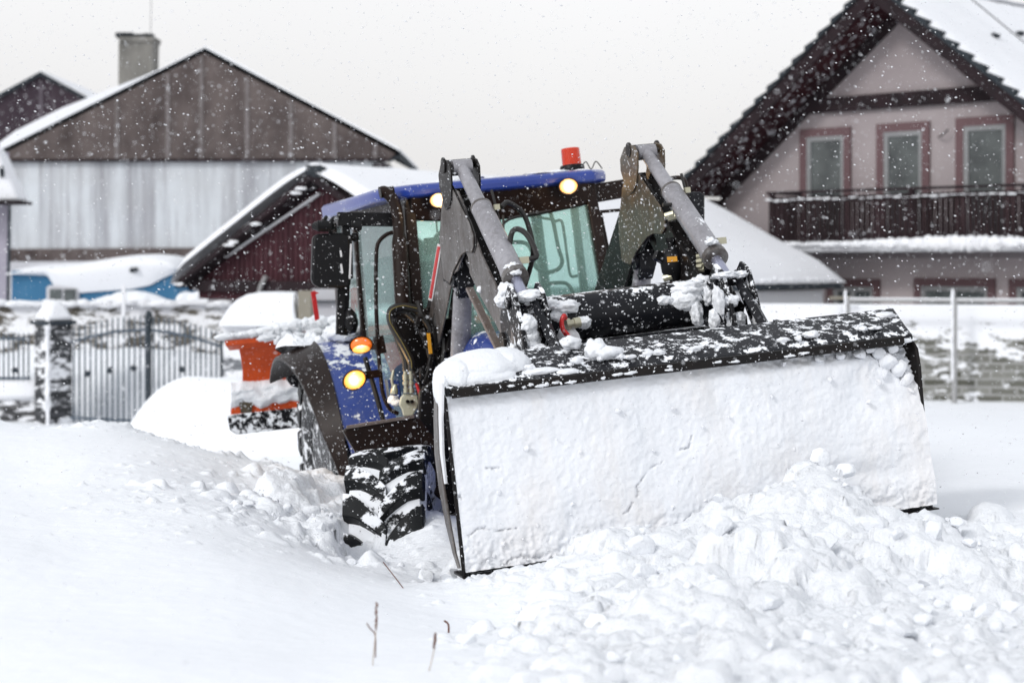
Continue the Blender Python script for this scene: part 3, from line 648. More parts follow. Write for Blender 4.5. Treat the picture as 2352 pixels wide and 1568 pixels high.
# accumulator on the right arm, hoses and fittings
p = L(1545, 602, y=-.72); b = MB()
b.lathe(p + V3(0, 0, -.10), p + V3(0, 0, .1), [(-.03, .02), (.0, .03), (.02, .05), (.05, .066), (.11, .070), (.15, .060), (.175, .035), (.18, .02), (.21, .02), (.215, .028), (.235, .028)], 28); b.bar(p + V3(-.10, -.01, .05), p + V3(-.05, 0, .02), .04, .05)
ac = obj('accumulator', b, M['blackplastic'], T)
obj('yellow_label', MB().slab([p + V3(-.050, -.052, .0), p + V3(.0, -.072, .0), p + V3(.0, -.072, .028), p + V3(-.050, -.052, .03)], (0, -.003, 0)), M['yellow'], ac)
b = MB()
for k in range(5):
    q = p + V3(.10 + .05 * (k % 3), -.02, .06 - .07 * k); b.tube([q, q + V3(-.05, .02, -.06), q + V3(.02, .03, -.14), q + V3(-.06, .0, -.25)], .013, 8)
b.tube([p + V3(-.02, 0, .32), p + V3(.08, 0, .30), p + V3(.18, 0, .18), p + V3(.22, 0, .0), p + V3(.2, 0, -.12)], .012, 8)
obj('hydraulic_hose', b, M['hose'], ac)
b = MB()
for k in range(6):
    q = L(1600 + 5 * (k % 2), 590 + 6 * k, y=-.9) ; b.lathe(q, q + V3(.03, -.02, 0), [(0, .016), (.03, .016)], 6)
for q in ((1528, 497), (1534, 502), (1524, 640)): q = L(*q, y=-.72); b.lathe(q, q + V3(.05, -.03, .01), [(0, .02), (.05, .02)], 8)
obj('pipe_fitting', b, M['brass'], ac)
# hydraulic coupler block by the step, hoses with a yellow line
q = L(938, 930, y=.55); b = MB()
b.slab([L(*k, y=.56) for k in ((921, 912), (928, 905), (945, 903), (960, 908), (965, 920), (958, 938), (948, 955), (928, 955), (924, 940), (918, 930))], (0, .03, 0)); cp = obj('coupler_plate', b, M['cream'], T, .006)
b = MB()
for k in ((937, 922), (947, 922)): w_ = L(*k, y=.54); b.lathe(w_, w_ + V3(0, .03, 0), [(0, .011), (.03, .011)], 12)
obj('plate_hole', b, M['black'], cp)
b = MB()
for x_ in (933, 945):
    a_, c_ = L(x_, 902, y=.56), L(x_ - 2, 852, y=.56); h_ = (c_ - a_).length
    b.lathe(a_, c_, [(0, .018), (h_ * .2, .018), (h_ * .22, .013), (h_ * .35, .013), (h_ * .36, .020), (h_ * .5, .02), (h_ * .52, .013), (h_ * .6, .013), (h_ * .62, .018), (h_ * .85, .018), (h_ * .87, .012), (h_, .012)], 12)
b.lathe(L(905, 905, y=.6), L(907, 885, y=.6), [(0, .022), (.03, .022), (.045, .014), (.06, .014)], 10); b.tube([L(903, 890, y=.6), L(900, 870, y=.6), L(904, 850, y=.6)], .008, 6)
obj('coupler', b, M['brass'], cp)
b = MB(); b.tube([L(*k, y=.60) for k in ((945, 852), (944, 830), (930, 800), (910, 765), (897, 735), (900, 712), (925, 704), (960, 712), (968, 730))], .024, 8)
b.tube([L(*k, y=.63) for k in ((933, 852), (930, 825), (918, 790), (905, 750), (905, 720), (930, 715), (955, 735))], .022, 8)
b.tube([L(*k, y=.58) for k in ((960, 690), (968, 720), (990, 760), (985, 800), (1000, 850))], .02, 8)
b.tube([L(*k, y=.55) for k in ((1010, 700), (1000, 740), (1020, 790), (1010, 860), (1000, 900))], .018, 8)
hs = obj('hydraulic_hose', b, M['hose'], T)
obj('hose_stripe', MB().tube([L(*k, y=.573) for k in ((946, 845), (943, 825), (926, 790), (905, 755), (895, 735), (898, 712), (925, 702), (958, 708))], .0028, 5), M['dull_yellow'], hs)
b = MB(); b.bar(L(984, 765, y=.50), L(989, 812, y=.50), .018, .018); obj('yellow_dipstick', b, M['yellow'], T)
b = MB(); b.tube([L(956, 880, y=.52), L(964, 905, y=.52), L(968, 935, y=.52)], .010, 6); obj('red_lever', b, M['red'], T)
# engine-side clutter that fills the dark gap between cab, step and bucket
b = MB()
b.slab([L(*k, y=.72) for k in ((893, 715), (905, 700), (975, 708), (1010, 700), (1040, 830), (1035, 1000), (960, 975), (968, 900), (948, 850), (912, 770))], (0, .06, 0))
b.slab([L(*k, y=.30) for k in ((965, 900), (1040, 830), (1060, 1180), (990, 1180), (1000, 1060), (962, 960))], (0, .06, 0))
for k in range(12):
    a_ = L(random.uniform(960, 1030), random.uniform(720, 920), y=.55); b.bar(a_, a_ + V3(random.uniform(-.05, .05), 0, random.uniform(-.15, .15)), random.uniform(.02, .06), .04)
obj('side_shield', b, M['black'], T, .01)
b = MB(); b.slab([L(*k, y=1.05) for k in ((890, 872), (917, 872), (925, 925), (905, 935))], (0, .02, 0)); obj('blue_tank', b, M['blue'], T, .01)
obj('tank_label', MB().slab([L(*k, y=1.03) for k in ((884, 871), (889, 871), (896, 925), (891, 925))], (0, .01, 0)), M['white'], T)
blob_ = MB(); blob(blob_, L(903, 922, y=.9), (.03, .03, .03), 3, .3); 
# front mudguard / step plate
b = MB(); b.slab([L(*k, y=.12) for k in ((789, 990), (796, 982), (952, 957), (966, 962), (1012, 1020), (1015, 1150), (985, 1120), (960, 1066), (880, 1045), (832, 1062), (800, 1010))], (0, .05, 0)); sp = obj('front_mudguard', b, M['brownblack'], T, .008)
b = MB(); b.bar(L(796, 981, y=.115), L(952, 956, y=.115), .012, .02); obj('guard_lip', b, M['edge_metal'], sp, .003)
b = MB(); b.slab([L(*k, y=1.35) for k in ((832, 1020), (838, 1062), (842, 1100), (828, 1060))], (0, .02, 0)); obj('fender_tip', b, M['blue'], T)

# --- marker flag by the left rear corner
b = MB(); b.slab([L(*k, y=3.2) for k in ((714, 670), (724, 667), (734, 732), (724, 737))], (0, .015, 0)); b.slab([L(*k, y=3.2) for k in ((724, 669), (733, 673), (725, 676))], (0, .01, 0)); mk = obj('marker_stripe', b, M['red'], T)
# ================================================================== BUCKET
HB = 1.185
prof_in = [(-2.02, 1.225), (-1.93, 1.30), (-1.72, 1.33), (-1.61, 1.20), (-1.58, 1.00), (-1.62, .74), (-1.72, .52), (-1.84, .435), (-2.02, .42)]
bk = MB(); pin = smooth([(0, y, z) for y, z in prof_in], 4); th = .018
for k in range(len(pin) - 1):
    a_, c_ = pin[k], pin[k + 1]
    nrm = Vector((0, c_.z - a_.z, -(c_.y - a_.y))).normalized() * th
# shell as one swept sheet
n = len(pin); vs = []
for xs_ in (-1, 1):
    for i in range(n):
        x = xs_ * (HB - max(0, pin[i].y + 2.04) * .30)
        t_ = (pin[min(i + 1, n - 1)] - pin[max(i - 1, 0)]).normalized(); nn = Vector((0, -t_.z, t_.y)) * th
        vs += [(x, pin[i].y, pin[i].z), (x, pin[i].y + nn.y, pin[i].z + nn.z)]
fs = []
for i in range(n - 1):
    o = 2 * i; q = 2 * n
    fs += [(o, o + 2, q + o + 2, q + o), (o + 1, q + o + 1, q + o + 3, o + 3), (o, o + 1, o + 3, o + 2), (q + o, q + o + 2, q + o + 3, q + o + 1)]
fs += [(0, 2 * n, 2 * n + 1, 1), (2 * n - 2, 2 * n - 1, 4 * n - 1, 4 * n - 2)]
bucket = obj('loader_bucket', bk.add(vs, fs), M['black_snowy'], T); bucket['label'] = 'wide black loader bucket packed with snow'
# top box section: snow-dusted sloping face and lip
b = MB(); b.slab([(-HB - .005, -2.05, 1.225), (-HB - .005, -2.05, 1.262), (-HB - .005, -1.98, 1.305), (-HB + .08, -1.72, 1.395), (-HB + .09, -1.66, 1.37), (-HB + .06, -1.75, 1.31), (-HB - .005, -2.0, 1.23)], (2 * HB - .02, 0, 0))
lip = obj('top_lip', b, M['black_snowy'], bucket, .006)
b = MB(); b.slab([(-HB + .02, -2.066, 1.218), (-HB + .02, -2.066, 1.256), (-HB + .02, -2.052, 1.262), (-HB + .02, -2.052, 1.214)], (2 * HB - .10, 0, 0)); obj('lip_edge', b, M['black'], lip, .003)
for s in (-1, 1):
    side = [(-2.035, 1.235), (-1.98, 1.30), (-1.86, 1.335), (-1.70, 1.32), (-1.60, 1.20), (-1.56, 1.00), (-1.60, .74), (-1.70, .52), (-1.84, .43), (-2.04, .405)]
    if s > 0: side = [(-2.022, .93), (-2.03, 1.10), (-2.025, 1.19), (-1.985, 1.255), (-1.90, 1.30)] + side[3:-1] + [(-2.0, .405)]
    sp_ = obj('side_plate', MB().slab([(s * (HB - max(0, y + 2.04) * .30), y, z) for y, z in side], (s * .016, 0, 0)), M['black'], bucket, .004)
    if s < 0:
        pq = [L(*q, x=-1.203) for q in ((1003, 900), (1001, 960), (1003, 1040), (1013, 1120), (1028, 1200), (1045, 1270), (1056, 1304))]; pr_ = [L(*q, x=-1.203) for q in ((1011, 900), (1010, 960), (1014, 1040), (1024, 1120), (1037, 1200), (1050, 1270), (1059, 1304))]
        obj('side_wear_strip', MB().slab(pq + pr_[::-1], (-.012, 0, 0)), M['grey_metal'], sp_, .003)
        b = MB(); w0 = [L(*q, x=-1.203) for q in ((1012, 880), (1012, 960), (1015, 1040), (1025, 1110))]; w1 = [L(*q, x=-1.203) for q in ((1021, 880), (1019, 960), (1021, 1040), (1028, 1110))]
        b.slab(w0 + w1[::-1], (-.010, 0, 0)); o_ = obj('plate_snow', b, M['snow_pack'], sp_); tag(o_, kind='stuff')
b = MB(); b.slab([(-HB - .01, -2.048, .404), (-HB - .01, -1.85, .408), (-HB - .01, -1.85, .42), (-HB - .01, -2.048, .410)], (2 * HB + .02, 0, 0)); obj('cutting_edge', b, M['black'], bucket)
b = MB()
for s in (-1, 1):
    for o in (.40, .70): b.slab([(s * o, -1.70, 1.36), (s * o, -1.45, 1.40), (s * o, -1.38, 1.0), (s * o, -1.40, .7)], (s * .02, 0, 0))
obj('bucket_hanger', b, M['black_snowy'], bucket, .004)

# packed snow in the bucket
nx_, nz_ = 420, 150
u = np.linspace(-HB + .004, HB + .002, nx_); v = np.linspace(0, 1, nz_); U, W = np.meshgrid(u, v)
Zt = 1.222 + .006 * fbm(U * 6, W * 0 + 3, 0, 3); Zb = .43 + 0 * U; Zc = Zb + (Zt - Zb) * W
Y = -2.024 + .016 * fbm(U * 1.8, Zc * 1.6, 1, 3) + .0036 * fbm(U * 7, Zc * 3.5, 2, 5, .6) * (.4 + np.clip(fbm(U * 2, Zc * 2, 12, 2) + .4, 0, 1)) + .0012 * fbm(U * 40, Zc * 40, 4, 2)
def gauss(x, z, x0, z0, sx, sz): return np.exp(-((x - x0) / sx) ** 2 - ((z - z0) / sz) ** 2)
crumb = np.abs(fbm(U * 14, Zc * 14, 6, 4))
top = sstep(1.13, 1.215, Zc)
right = sstep(-.1, 1.1, U)
Y += top ** 2 * right * (.035 + .05 * crumb) + top ** 3 * .012
edge = sstep(.85, 1.16, U) * sstep(1.0, 1.18, Zc + .12 * (U - 1)); Y += edge * (.03 + .09 * crumb)
Y -= .012 * sstep(1.0, .8, Zc) + .012 * sstep(.4, 1.0, U) * sstep(1.0, .85, Zc)
Y += .025 * crumb * sstep(.62, .45, Zc) + .006 * crumb
Y += .03 * gauss(U, Zc, .62, .62, .35, .05) * right + .012 * sstep(-.4, 1, U) * fbm(U * 4, Zc * 4, 8, 3)
# cracks: measured polylines pressed in as grooves
def c6(u_, v_): return ((1060 + u_ / 1.755) * .91875, (860 + v_ / 1.755) * .91875)
cr = [[(1180, 405), (1165, 455), (1120, 462)], [(1050, 518), (1000, 540), (960, 590), (938, 620), (940, 660)], [(915, 690), (900, 725), (880, 740)], [(200, 835), (235, 812), (270, 805), (290, 815), (345, 818), (410, 803)], [(255, 955), (290, 968), (345, 972), (390, 940), (420, 932), (520, 938)], [(275, 545), (325, 548)], [(135, 690), (140, 665), (160, 680)]]
for ln in cr:
    pts = [L(*c6(*q), y=-2.03) for q in ln]; dm = np.full(U.shape, 9.0); wob = .010 * fbm(U * 22, Zc * 22, 9, 4, .7)
    for a_, c_ in zip(pts[:-1], pts[1:]):
        ax, az = a_.x, a_.z; dx, dz = c_.x - ax, c_.z - az; t = np.clip(((U - ax) * dx + (Zc - az) * dz) / (dx * dx + dz * dz), 0, 1)
        dm = np.minimum(dm, np.hypot(U - ax - t * dx + wob, Zc - az - t * dz + wob))
    Y += .022 * np.clip(.85 + fbm(U * 9, Zc * 9, 31, 2), 0, 1) * np.exp(-(dm / .0046) ** 2)
pk = fast_mesh('packed_snow', np.stack([U, Y, Zc], -1).reshape(-1, 3), grid_faces(nx_, nz_), M['snow_pack'], T)
tag(pk, kind='stuff'); pk['label'] = 'cracked wall of snow packed in the bucket'

# rear snow plough behind the left rear wheel
def plough():
    yb = 4.15; pr = [(4.0, 1.64), (4.06, 1.60), (4.17, 1.42), (4.22, 1.25), (4.20, 1.08), (4.16, 1.03)]
    sc = smooth([(0, a_, c_) for a_, c_ in pr], 4); vs = []
    n = len(sc)
    xl = [-1.50 + .0 for _ in sc]
    for i, p_ in enumerate(sc):
        t = i / (n - 1); x0 = -1.52 + .12 * math.sin(PI * min(1, t * 1.15)) ** .8
        for x in (x0, 1.35):
            vs += [(x, p_.y, p_.z), (x, p_.y + .02, p_.z)]
    fs = []
    for i in range(n - 1):
        o = 4 * i; fs += [(o, o + 4, o + 6, o + 2), (o + 1, o + 3, o + 7, o + 5), (o, o + 1, o + 5, o + 4), (o + 2, o + 6, o + 7, o + 3)]
    fs += [(0, 2, 3, 1), (4 * n - 4, 4 * n - 3, 4 * n - 1, 4 * n - 2)]
    pl = mesh_obj('rear_plough', vs, fs, M['orange'], T, True, .0); pl['label'] = 'orange plough blade carried behind the tractor'
    b = MB(); b.slab([(-1.53, 4.17, 1.055), (-1.50, 4.17, 1.17), (1.35, 4.17, 1.17), (1.35, 4.17, 1.04), (-1.51, 4.17, 1.04)], (0, .03, 0)); obj('lower_rail', b, M['orange'], pl, .005)
    b = MB(); b.slab([(-1.45, 4.15, 1.065), (-1.46, 4.15, 1.165), (-1.34, 4.15, 1.16), (-1.37, 4.15, 1.06)], (0, .015, 0)); obj('corner_reflector', b, M['bronze'], pl)
    b = MB(); b.slab([(-1.56, 4.13, 1.06), (1.35, 4.13, 1.03), (1.35, 4.13, .88), (-1.50, 4.13, .90), (-1.55, 4.13, .94)], (0, .03, 0)); obj('rubber_edge', b, M['black_caked'], pl, .006)
    b = MB(); b.slab([(-1.535, 4.0, 1.645), (-1.2, 3.99, 1.64), (1.35, 3.99, 1.62), (1.35, 4.06, 1.62), (-1.5, 4.06, 1.60)], (0, 0, -.04)); obj('top_rail', b, M['orange'], pl, .005)
    b = MB(); b.slab([(-.2, 3.1, .8), (.2, 3.1, .8), (.15, 4.2, 1.0), (-.15, 4.2, 1.0)], (0, 0, .15)); obj('hitch_frame', b, M['black'], pl)
    return pl
plough()
def snow_sheet(name, f, nu, nv, m, parent=T):
    uu, vv = np.meshgrid(np.linspace(0, 1, nu), np.linspace(0, 1, nv)); return fast_mesh(name, np.stack(f(uu, vv), -1).reshape(-1, 3), grid_faces(nu, nv), m, parent)
# snow clinging to the plough face
def pf(u_, v_):
    x = -1.50 + 1.2 * u_; zt = 1.315 + .03 * fbm(u_ * 9, v_ * 0, 2, 4) - .05 * u_; zb = 1.10 + .05 * fbm(u_ * 6, 0 * v_, 5, 3) - .02
    z = zb + (zt - zb) * v_; prot = np.sin(PI * np.clip(v_, 0, 1)) ** .5
    return x - .03 * (1 - v_), 4.22 - .09 * prot - .02 * fbm(u_ * 8, v_ * 4, 1, 4) * prot, z
tag(snow_sheet('clinging_snow', pf, 90, 30, M['snow_chunk']), kind='stuff')
# ================================================================== SNOW LYING ON THE TRACTOR
def lump(name, items, m='snow_chunk', sub=4, amp=.22, freq=1.8):
    b = MB()
    for c, r in items: blob(b, c, r, sub, amp, freq)
    o = obj(name, b, M[m], T, auto=3); tag(o, kind='stuff'); return o
obj('roof_snow', roof_snow, M['snow_chunk'], T, auto=3)['kind'] = 'stuff'
# big cushion on the bucket's left end
cu = L(1095, 858, y=-1.92)
it = [((-.985, -1.90, 1.315), (.215, .14, .105)), ((-1.11, -1.93, 1.30), (.10, .12, .095)), ((-1.185, -1.95, 1.255), (.035, .09, .10)), ((-.86, -1.88, 1.32), (.13, .12, .10)), ((-1.0, -1.99, 1.285), (.17, .06, .055)), ((-.72, -1.99, 1.285), (.10, .04, .022)), ((-.60, -2.02, 1.27), (.06, .03, .02))]
lump('snow_cushion', it, 'snow_chunk', 5, .07, 1.5)['label'] = 'rounded snow cushion on the bucket corner'
it = []
for k in range(26):
    x = random.uniform(-.8, 1.1); it.append(((x, -1.99 + random.uniform(-.03, .06), 1.31 + random.uniform(-.01, .01)), (random.uniform(.012, .035), random.uniform(.012, .03), random.uniform(.008, .016))))
it += [((-.43, -1.95, 1.36), (.05, .05, .05)), ((-.38, -1.98, 1.34), (.07, .04, .03)), ((-.5, -1.8, 1.40), (.05, .05, .03)), ((.65, -1.99, 1.315), (.04, .03, .018)), ((1.15, -1.8, 1.36), (.05, .06, .02)), ((1.08, -2.04, 1.235), (.10, .02, .012))]
for k in range(16): it.append(((random.uniform(-1.0, .6), -2.06, 1.225 + random.uniform(0, .022)), (random.uniform(.01, .04), .012, .008)))
lump('bucket_rim_snow', it, sub=3, amp=.4)
b = MB()
for px, py, rr in ((2020, 812, .035), (2040, 830, .05), (2065, 845, .045), (2080, 870, .04), (2000, 800, .03), (1975, 815, .03), (2050, 800, .03), (2092, 895, .03), (1930, 815, .025), (1880, 825, .025), (2030, 860, .03), (1800, 835, .02), (2100, 960, .02), (2108, 1010, .025), (2118, 1060, .02)):
    clod(b, L(px, py, y=-2.0), rr)
for k in range(60):
    x = random.uniform(-1.1, 1.12); z = .43 + abs(random.gauss(0, .06)) if random.random() < .6 else random.uniform(.45, 1.15); clod(b, (x, -2.035, z), random.uniform(.006, .016))
tag(obj('broken_snow', b, M['snow_pack'], T, auto=3), kind='stuff')
# crank brackets, cross tube, cylinder glands
it = [(L(1163, 672, y=-1.15), (.045, .05, .05)), (L(1158, 690, y=-1.15), (.05, .04, .035)), (L(1215, 680, y=-1.33), (.075, .05, .03)), (L(1245, 690, y=-1.3), (.03, .05, .03)), (L(1212, 745, y=-1.42), (.045, .05, .05)), (L(1215, 780, y=-1.4), (.055, .05, .055)), (L(1190, 770, y=-1.3), (.022, .04, .12)), (L(1238, 805, y=-1.45), (.05, .05, .03)), (L(1180, 812, y=-1.3), (.03, .04, .05)),
      (L(1265, 700, y=-1.18), (.045, .05, .03)), (L(1300, 705, y=-1.2), (.07, .05, .035)), (L(1340, 740, y=-1.22), (.04, .04, .03)), (L(1280, 725, y=-1.2), (.05, .03, .03)),
      (L(1540, 672, y=-1.1), (.06, .08, .03)), (L(1580, 665, y=-1.15), (.10, .08, .045)), (L(1610, 650, y=-1.1), (.06, .06, .04)), (L(1575, 690, y=-1.2), (.09, .04, .05)), (L(1600, 720, y=-1.22), (.035, .03, .06)), (L(1525, 690, y=-1.2), (.04, .03, .025)), (L(1490, 675, y=-1.1), (.05, .06, .02)), (L(1625, 680, y=-1.2), (.03, .04, .05)),
      (L(1665, 632, y=-1.35), (.07, .06, .02)), (L(1700, 630, y=-1.35), (.04, .05, .02)), (L(1650, 690, y=-1.42), (.03, .04, .08)), (L(1640, 735, y=-1.42), (.03, .03, .05)), (L(1680, 690, y=-1.42), (.04, .03, .03)), (L(1690, 735, y=-1.40), (.05, .04, .04)),
      (L(1176, 612, y=-1.13), (.04, .03, .02)), (L(1633, 556, y=-1.16), (.035, .03, .015)), (L(1185, 625, y=-1.17), (.03, .02, .015)), (L(1555, 450, x=.6), (.03, .03, .02))]
lump('linkage_snow', it, sub=4, amp=.3, freq=1.9)
it = [(L(1495, 772, y=-.9), (.16, .1, .03)), (L(1560, 765, y=-.8), (.14, .1, .045)), (L(1440, 790, y=-.9), (.06, .08, .03)), (L(1520, 790, y=-.95), (.14, .1, .05)), (L(1600, 775, y=-.95), (.16, .1, .05)), (L(1300, 810, y=-1.5), (.08, .06, .03)), (L(1265, 815, y=-1.5), (.06, .05, .02))]
lump('hood_snow', it, sub=4, amp=.25)
# fender and plough caps
def fsn(uu, vv):
    a = np.radians(116 - 31 * vv - 5 * np.sin(uu * 4)); x = -1.31 + .40 * uu + .03 * np.sin(vv * 9)
    ed = np.clip(np.minimum(np.minimum(uu, 1 - uu), np.minimum(vv, 1 - vv)) * 7, 0, 1) ** .5
    rag = np.clip(.6 + fbm(uu * 4, vv * 4, 3, 4, .5) * .8 - 1.6 * np.clip(vv - .55, 0, 1) + 0, 0, 1.2)
    th = (.06 * rag + .004 * fbm(uu * 14, vv * 14, 5, 3)) * ed + .02 * (1 - uu) * ed + .05 * np.clip(.45 - vv, 0, 1) * uu - .012
    R0 = 1.01 + th; return x, 2.35 - np.cos(a) * R0, .55 + np.sin(a) * R0
tag(snow_sheet('fender_snow', fsn, 110, 110, M['snow_chunk']), kind='stuff')
it = [((-.90, 2.2, 1.59), (.12, .25, .06)), ((-.85, 2.5, 1.60), (.14, .25, .08))]
lump('fender_snow', it, sub=4, amp=.2, freq=3)
it = []
for k in range(40):
    x = -1.5 + k * .05; h = .03 + .035 * sstep(4, 11, k) ; it.append(((x + random.uniform(-.02, .02), 4.03, 1.655 + h * .6), (random.uniform(.05, .11), .06, h * random.uniform(.6, 1.15))))
for k in range(10): it.append(((-1.22 + .07 * k + random.uniform(-.03, .03), 3.99, 1.64 - random.uniform(0, .04)), (random.uniform(.03, .08), .03, random.uniform(.02, .045))))
lump('plough_snow', it, sub=3, amp=.3, freq=2.6)
lump('ledge_snow', [(L(903, 918, y=.9), (.035, .03, .03)), (L(912, 925, y=.88), (.035, .03, .02)), (L(1103, 665, x=-.62), (.02, .02, .02))], sub=3)
# warm light thrown by the lit lamps
for i, (p, e) in enumerate(wl):
    ld = bpy.data.lights.new('lamp_glow', 'POINT'); ld.color = (1, .62, .25); ld.energy = e * .3; ld.shadow_soft_size = .04
    lo = bpy.data.objects.new('lamp_glow', ld); COL.objects.link(lo); lo.parent = T; lo.location = Vector(p) + V3(0, -.16, -.02)

# ================================================================== DRIVER (dim behind the wet glass)
def skin_body(name, joints, edges, m, root=0, sub=2):
    me = bpy.data.meshes.new(name); me.from_pydata([j[0] for j in joints], edges, []); o = bpy.data.objects.new(name, me); COL.objects.link(o)
    o.modifiers.new('skin', 'SKIN'); s = o.modifiers.new('sub', 'SUBSURF'); s.levels = s.render_levels = sub; me.materials.append(m)
    for i, j in enumerate(joints):
        r = j[1]; me.skin_vertices[0].data[i].radius = (r if isinstance(r, tuple) else (r, r))
    me.skin_vertices[0].data[root].use_root = True; me.polygons.foreach_set('use_smooth', [True] * len(me.polygons)); o.modifiers['skin'].use_smooth_shade = True
    return o
dj = [((0, 2.18, 1.40), (.15, .12)), ((0, 2.22, 1.62), (.14, .11)), ((0, 2.22, 1.84), (.17, .11)), ((0, 2.18, 1.95), (.06, .06)), ((0, 2.15, 2.03), (.065, .065)), ((0, 2.14, 2.13), (.082, .095)), ((0, 2.15, 2.21), (.06, .07)),
      ((-.20, 2.20, 1.86), (.065, .065)), ((-.27, 2.05, 1.64), (.05, .05)), ((-.20, 1.78, 1.60), (.038, .038)), ((-.17, 1.68, 1.60), (.025, .035)),
      ((.20, 2.20, 1.86), (.065, .065)), ((.27, 2.05, 1.64), (.05, .05)), ((.20, 1.78, 1.60), (.038, .038)), ((.17, 1.68, 1.60), (.025, .035)),
      ((-.12, 2.10, 1.36), (.09, .09)), ((-.15, 1.72, 1.38), (.07, .07)), ((-.14, 1.62, 1.02), (.05, .05)), ((-.14, 1.50, .97), (.04, .035)),
      ((.12, 2.10, 1.36), (.09, .09)), ((.15, 1.72, 1.38), (.07, .07)), ((.14, 1.62, 1.02), (.05, .05)), ((.14, 1.50, .97), (.04, .035))]
de = [(0, 1), (1, 2), (2, 3), (3, 4), (4, 5), (5, 6), (2, 7), (7, 8), (8, 9), (9, 10), (2, 11), (11, 12), (12, 13), (13, 14), (0, 15), (15, 16), (16, 17), (17, 18), (0, 19), (19, 20), (20, 21), (21, 22)]
dr = skin_body('person', dj, de, M['cloth']); dr.matrix_world = tractor.matrix_world @ Matrix.Translation((-.13, 0, 0))
tag(dr, 'person in a dark jacket seated at the wheel behind the wet windshield', 'person')
def dpart(name, mb, m): o = obj(name, mb, m, dr); return o
b = MB(); blob(b, (0, 2.115, 2.10), (.072, .075, .105), 4, .02, 1, 5); b.slab([(-.012, 2.05, 2.10), (.012, 2.05, 2.10), (.018, 2.045, 2.065), (-.018, 2.045, 2.065)], (0, -.022, 0)); blob(b, (-.078, 2.14, 2.09), (.012, .02, .03), 2, .05); blob(b, (.078, 2.14, 2.09), (.012, .02, .03), 2, .05); fc = dpart('face', b, M['skin'])
b = MB(); [blob(b, (s * .028, 2.048, 2.115), (.011, .008, .007), 2, 0) for s in (-1, 1)]; b.slab([(-.022, 2.046, 2.035), (.022, 2.046, 2.035), (.015, 2.046, 2.028), (-.015, 2.046, 2.028)], (0, -.004, 0)); dpart('eyes', b, M['hose'])
b = MB(); blob(b, (0, 2.14, 2.165), (.085, .098, .07), 4, .03, 1, 2, flat=-.03); dpart('knit_cap', b, M['seat'])
for s in (-1, 1):
    b = MB(); c = V3(s * .18, 1.63, 1.60); blob(b, c, (.035, .045, .022), 3, .03)
    for k in range(4): b.tube([c + V3((k - 1.5) * .018, -.03, .01), c + V3((k - 1.5) * .02, -.065, .012 + .003 * k), c + V3((k - 1.5) * .019, -.085, -.012), c + V3((k - 1.5) * .017, -.07, -.03)], .0085, 8)
    b.tube([c + V3(-s * .03, .0, 0), c + V3(-s * .05, -.03, -.005), c + V3(-s * .045, -.06, -.02)], .009, 8); dpart('hand', b, M['skin'])

# ================================================================== TERRAIN
cp_ = [(0, 1568, 5.2), (600, 1568, 5.2), (1176, 1568, 5.2), (1760, 1568, 5.1), (2352, 1568, 5.1), (-300, 1568, 5.3), (2650, 1568, 5.1),
       (200, 1300, 7.2), (600, 1350, 6.8), (0, 1250, 7.4), (900, 1400, 6.9), (500, 1200, 8.2), (0, 1110, 9.3), (400, 1090, 9.6), (690, 1235, 8.6),
       (-200, 975, 11.6), (0, 972, 11.6), (120, 985, 11.5), (250, 972, 11.5), (370, 1008, 11.4), (500, 1040, 11.2), (620, 1075, 11.0), (700, 1095, 10.8),
       (760, 1118, 10.35), (740, 1160, 10.0), (780, 1165, 10.0), (790, 1215, 9.7), (700, 1160, 10.0), (620, 1150, 9.9), (720, 1200, 9.4), (765, 1275, 8.5), (815, 1282, 9.2), (860, 1262, 9.3), (930, 1232, 9.3), (975, 1185, 9.6), (1010, 1205, 9.3), (1040, 1250, 8.8), (1060, 1328, 8.1), (1110, 1314, 7.9), (1190, 1312, 7.8),
       (1150, 1440, 6.8), (1000, 1400, 7.1), (1250, 1325, 7.55), (1330, 1283, 7.7), (1450, 1250, 7.75), (1560, 1250, 7.8), (1640, 1235, 7.85), (1720, 1172, 7.9), (1830, 1100, 8.05), (1920, 1108, 8.1), (1960, 1185, 8.15), (2050, 1192, 8.2), (2120, 1215, 8.3),
       (2200, 1205, 8.6), (2352, 1190, 8.7), (2600, 1180, 8.7), (1400, 1400, 6.5), (1700, 1380, 6.6), (2000, 1330, 7.0), (2300, 1330, 7.2), (2600, 1330, 7.2),
       (2200, 1090, 10.6), (2352, 1080, 10.8), (2200, 1010, 13.5), (2352, 1000, 13.5), (2650, 1000, 13.5)]
ctl = [tuple(at(*c)) for c in cp_]
# ground under and behind the machine (out of the camera's line), in world metres
ctl += [(x, y, z) for x, y, z in ((0, 9.2, .80), (1.0, 9.3, .85), (0, 11, .65), (1.5, 11.5, .75), (-1, 12.8, .45), (-2.6, 13.6, .35), (-4.5, 13.8, .45), (0, 15, .35), (-6, 14.5, .6), (-9, 13.5, .9), (3, 16, .62), (7, 17, .60),
                                 (-6, 18, .12), (-2.5, 19, .12), (0, 22, .1), (5, 22, .35), (-6.5, 25, -.02), (-9, 25, 0), (-4, 26, 0), (9, 26, .14), (5, 28, .10), (12, 24, .2), (0, 30, .1), (-10, 34, .2), (0, 40, .2), (14, 34, .2), (-20, 50, .2), (20, 50, .2), (0, 60, .2),
                                 (-3.5, 3.0, 1.15), (3.5, 3.0, 1.15), (0, 3.0, 1.05), (0, 0.5, .9), (-6, 0, .9), (6, 0, .9), (0, -6, .8), (-7, 7, 1.2), (7, 7, 1.1), (-14, 10, 1.0), (14, 12, .8), (-20, 25, .1), (24, 25, .2))]
CT = np.array(ctl)
def phi(r2): return np.sqrt(r2 + .04)
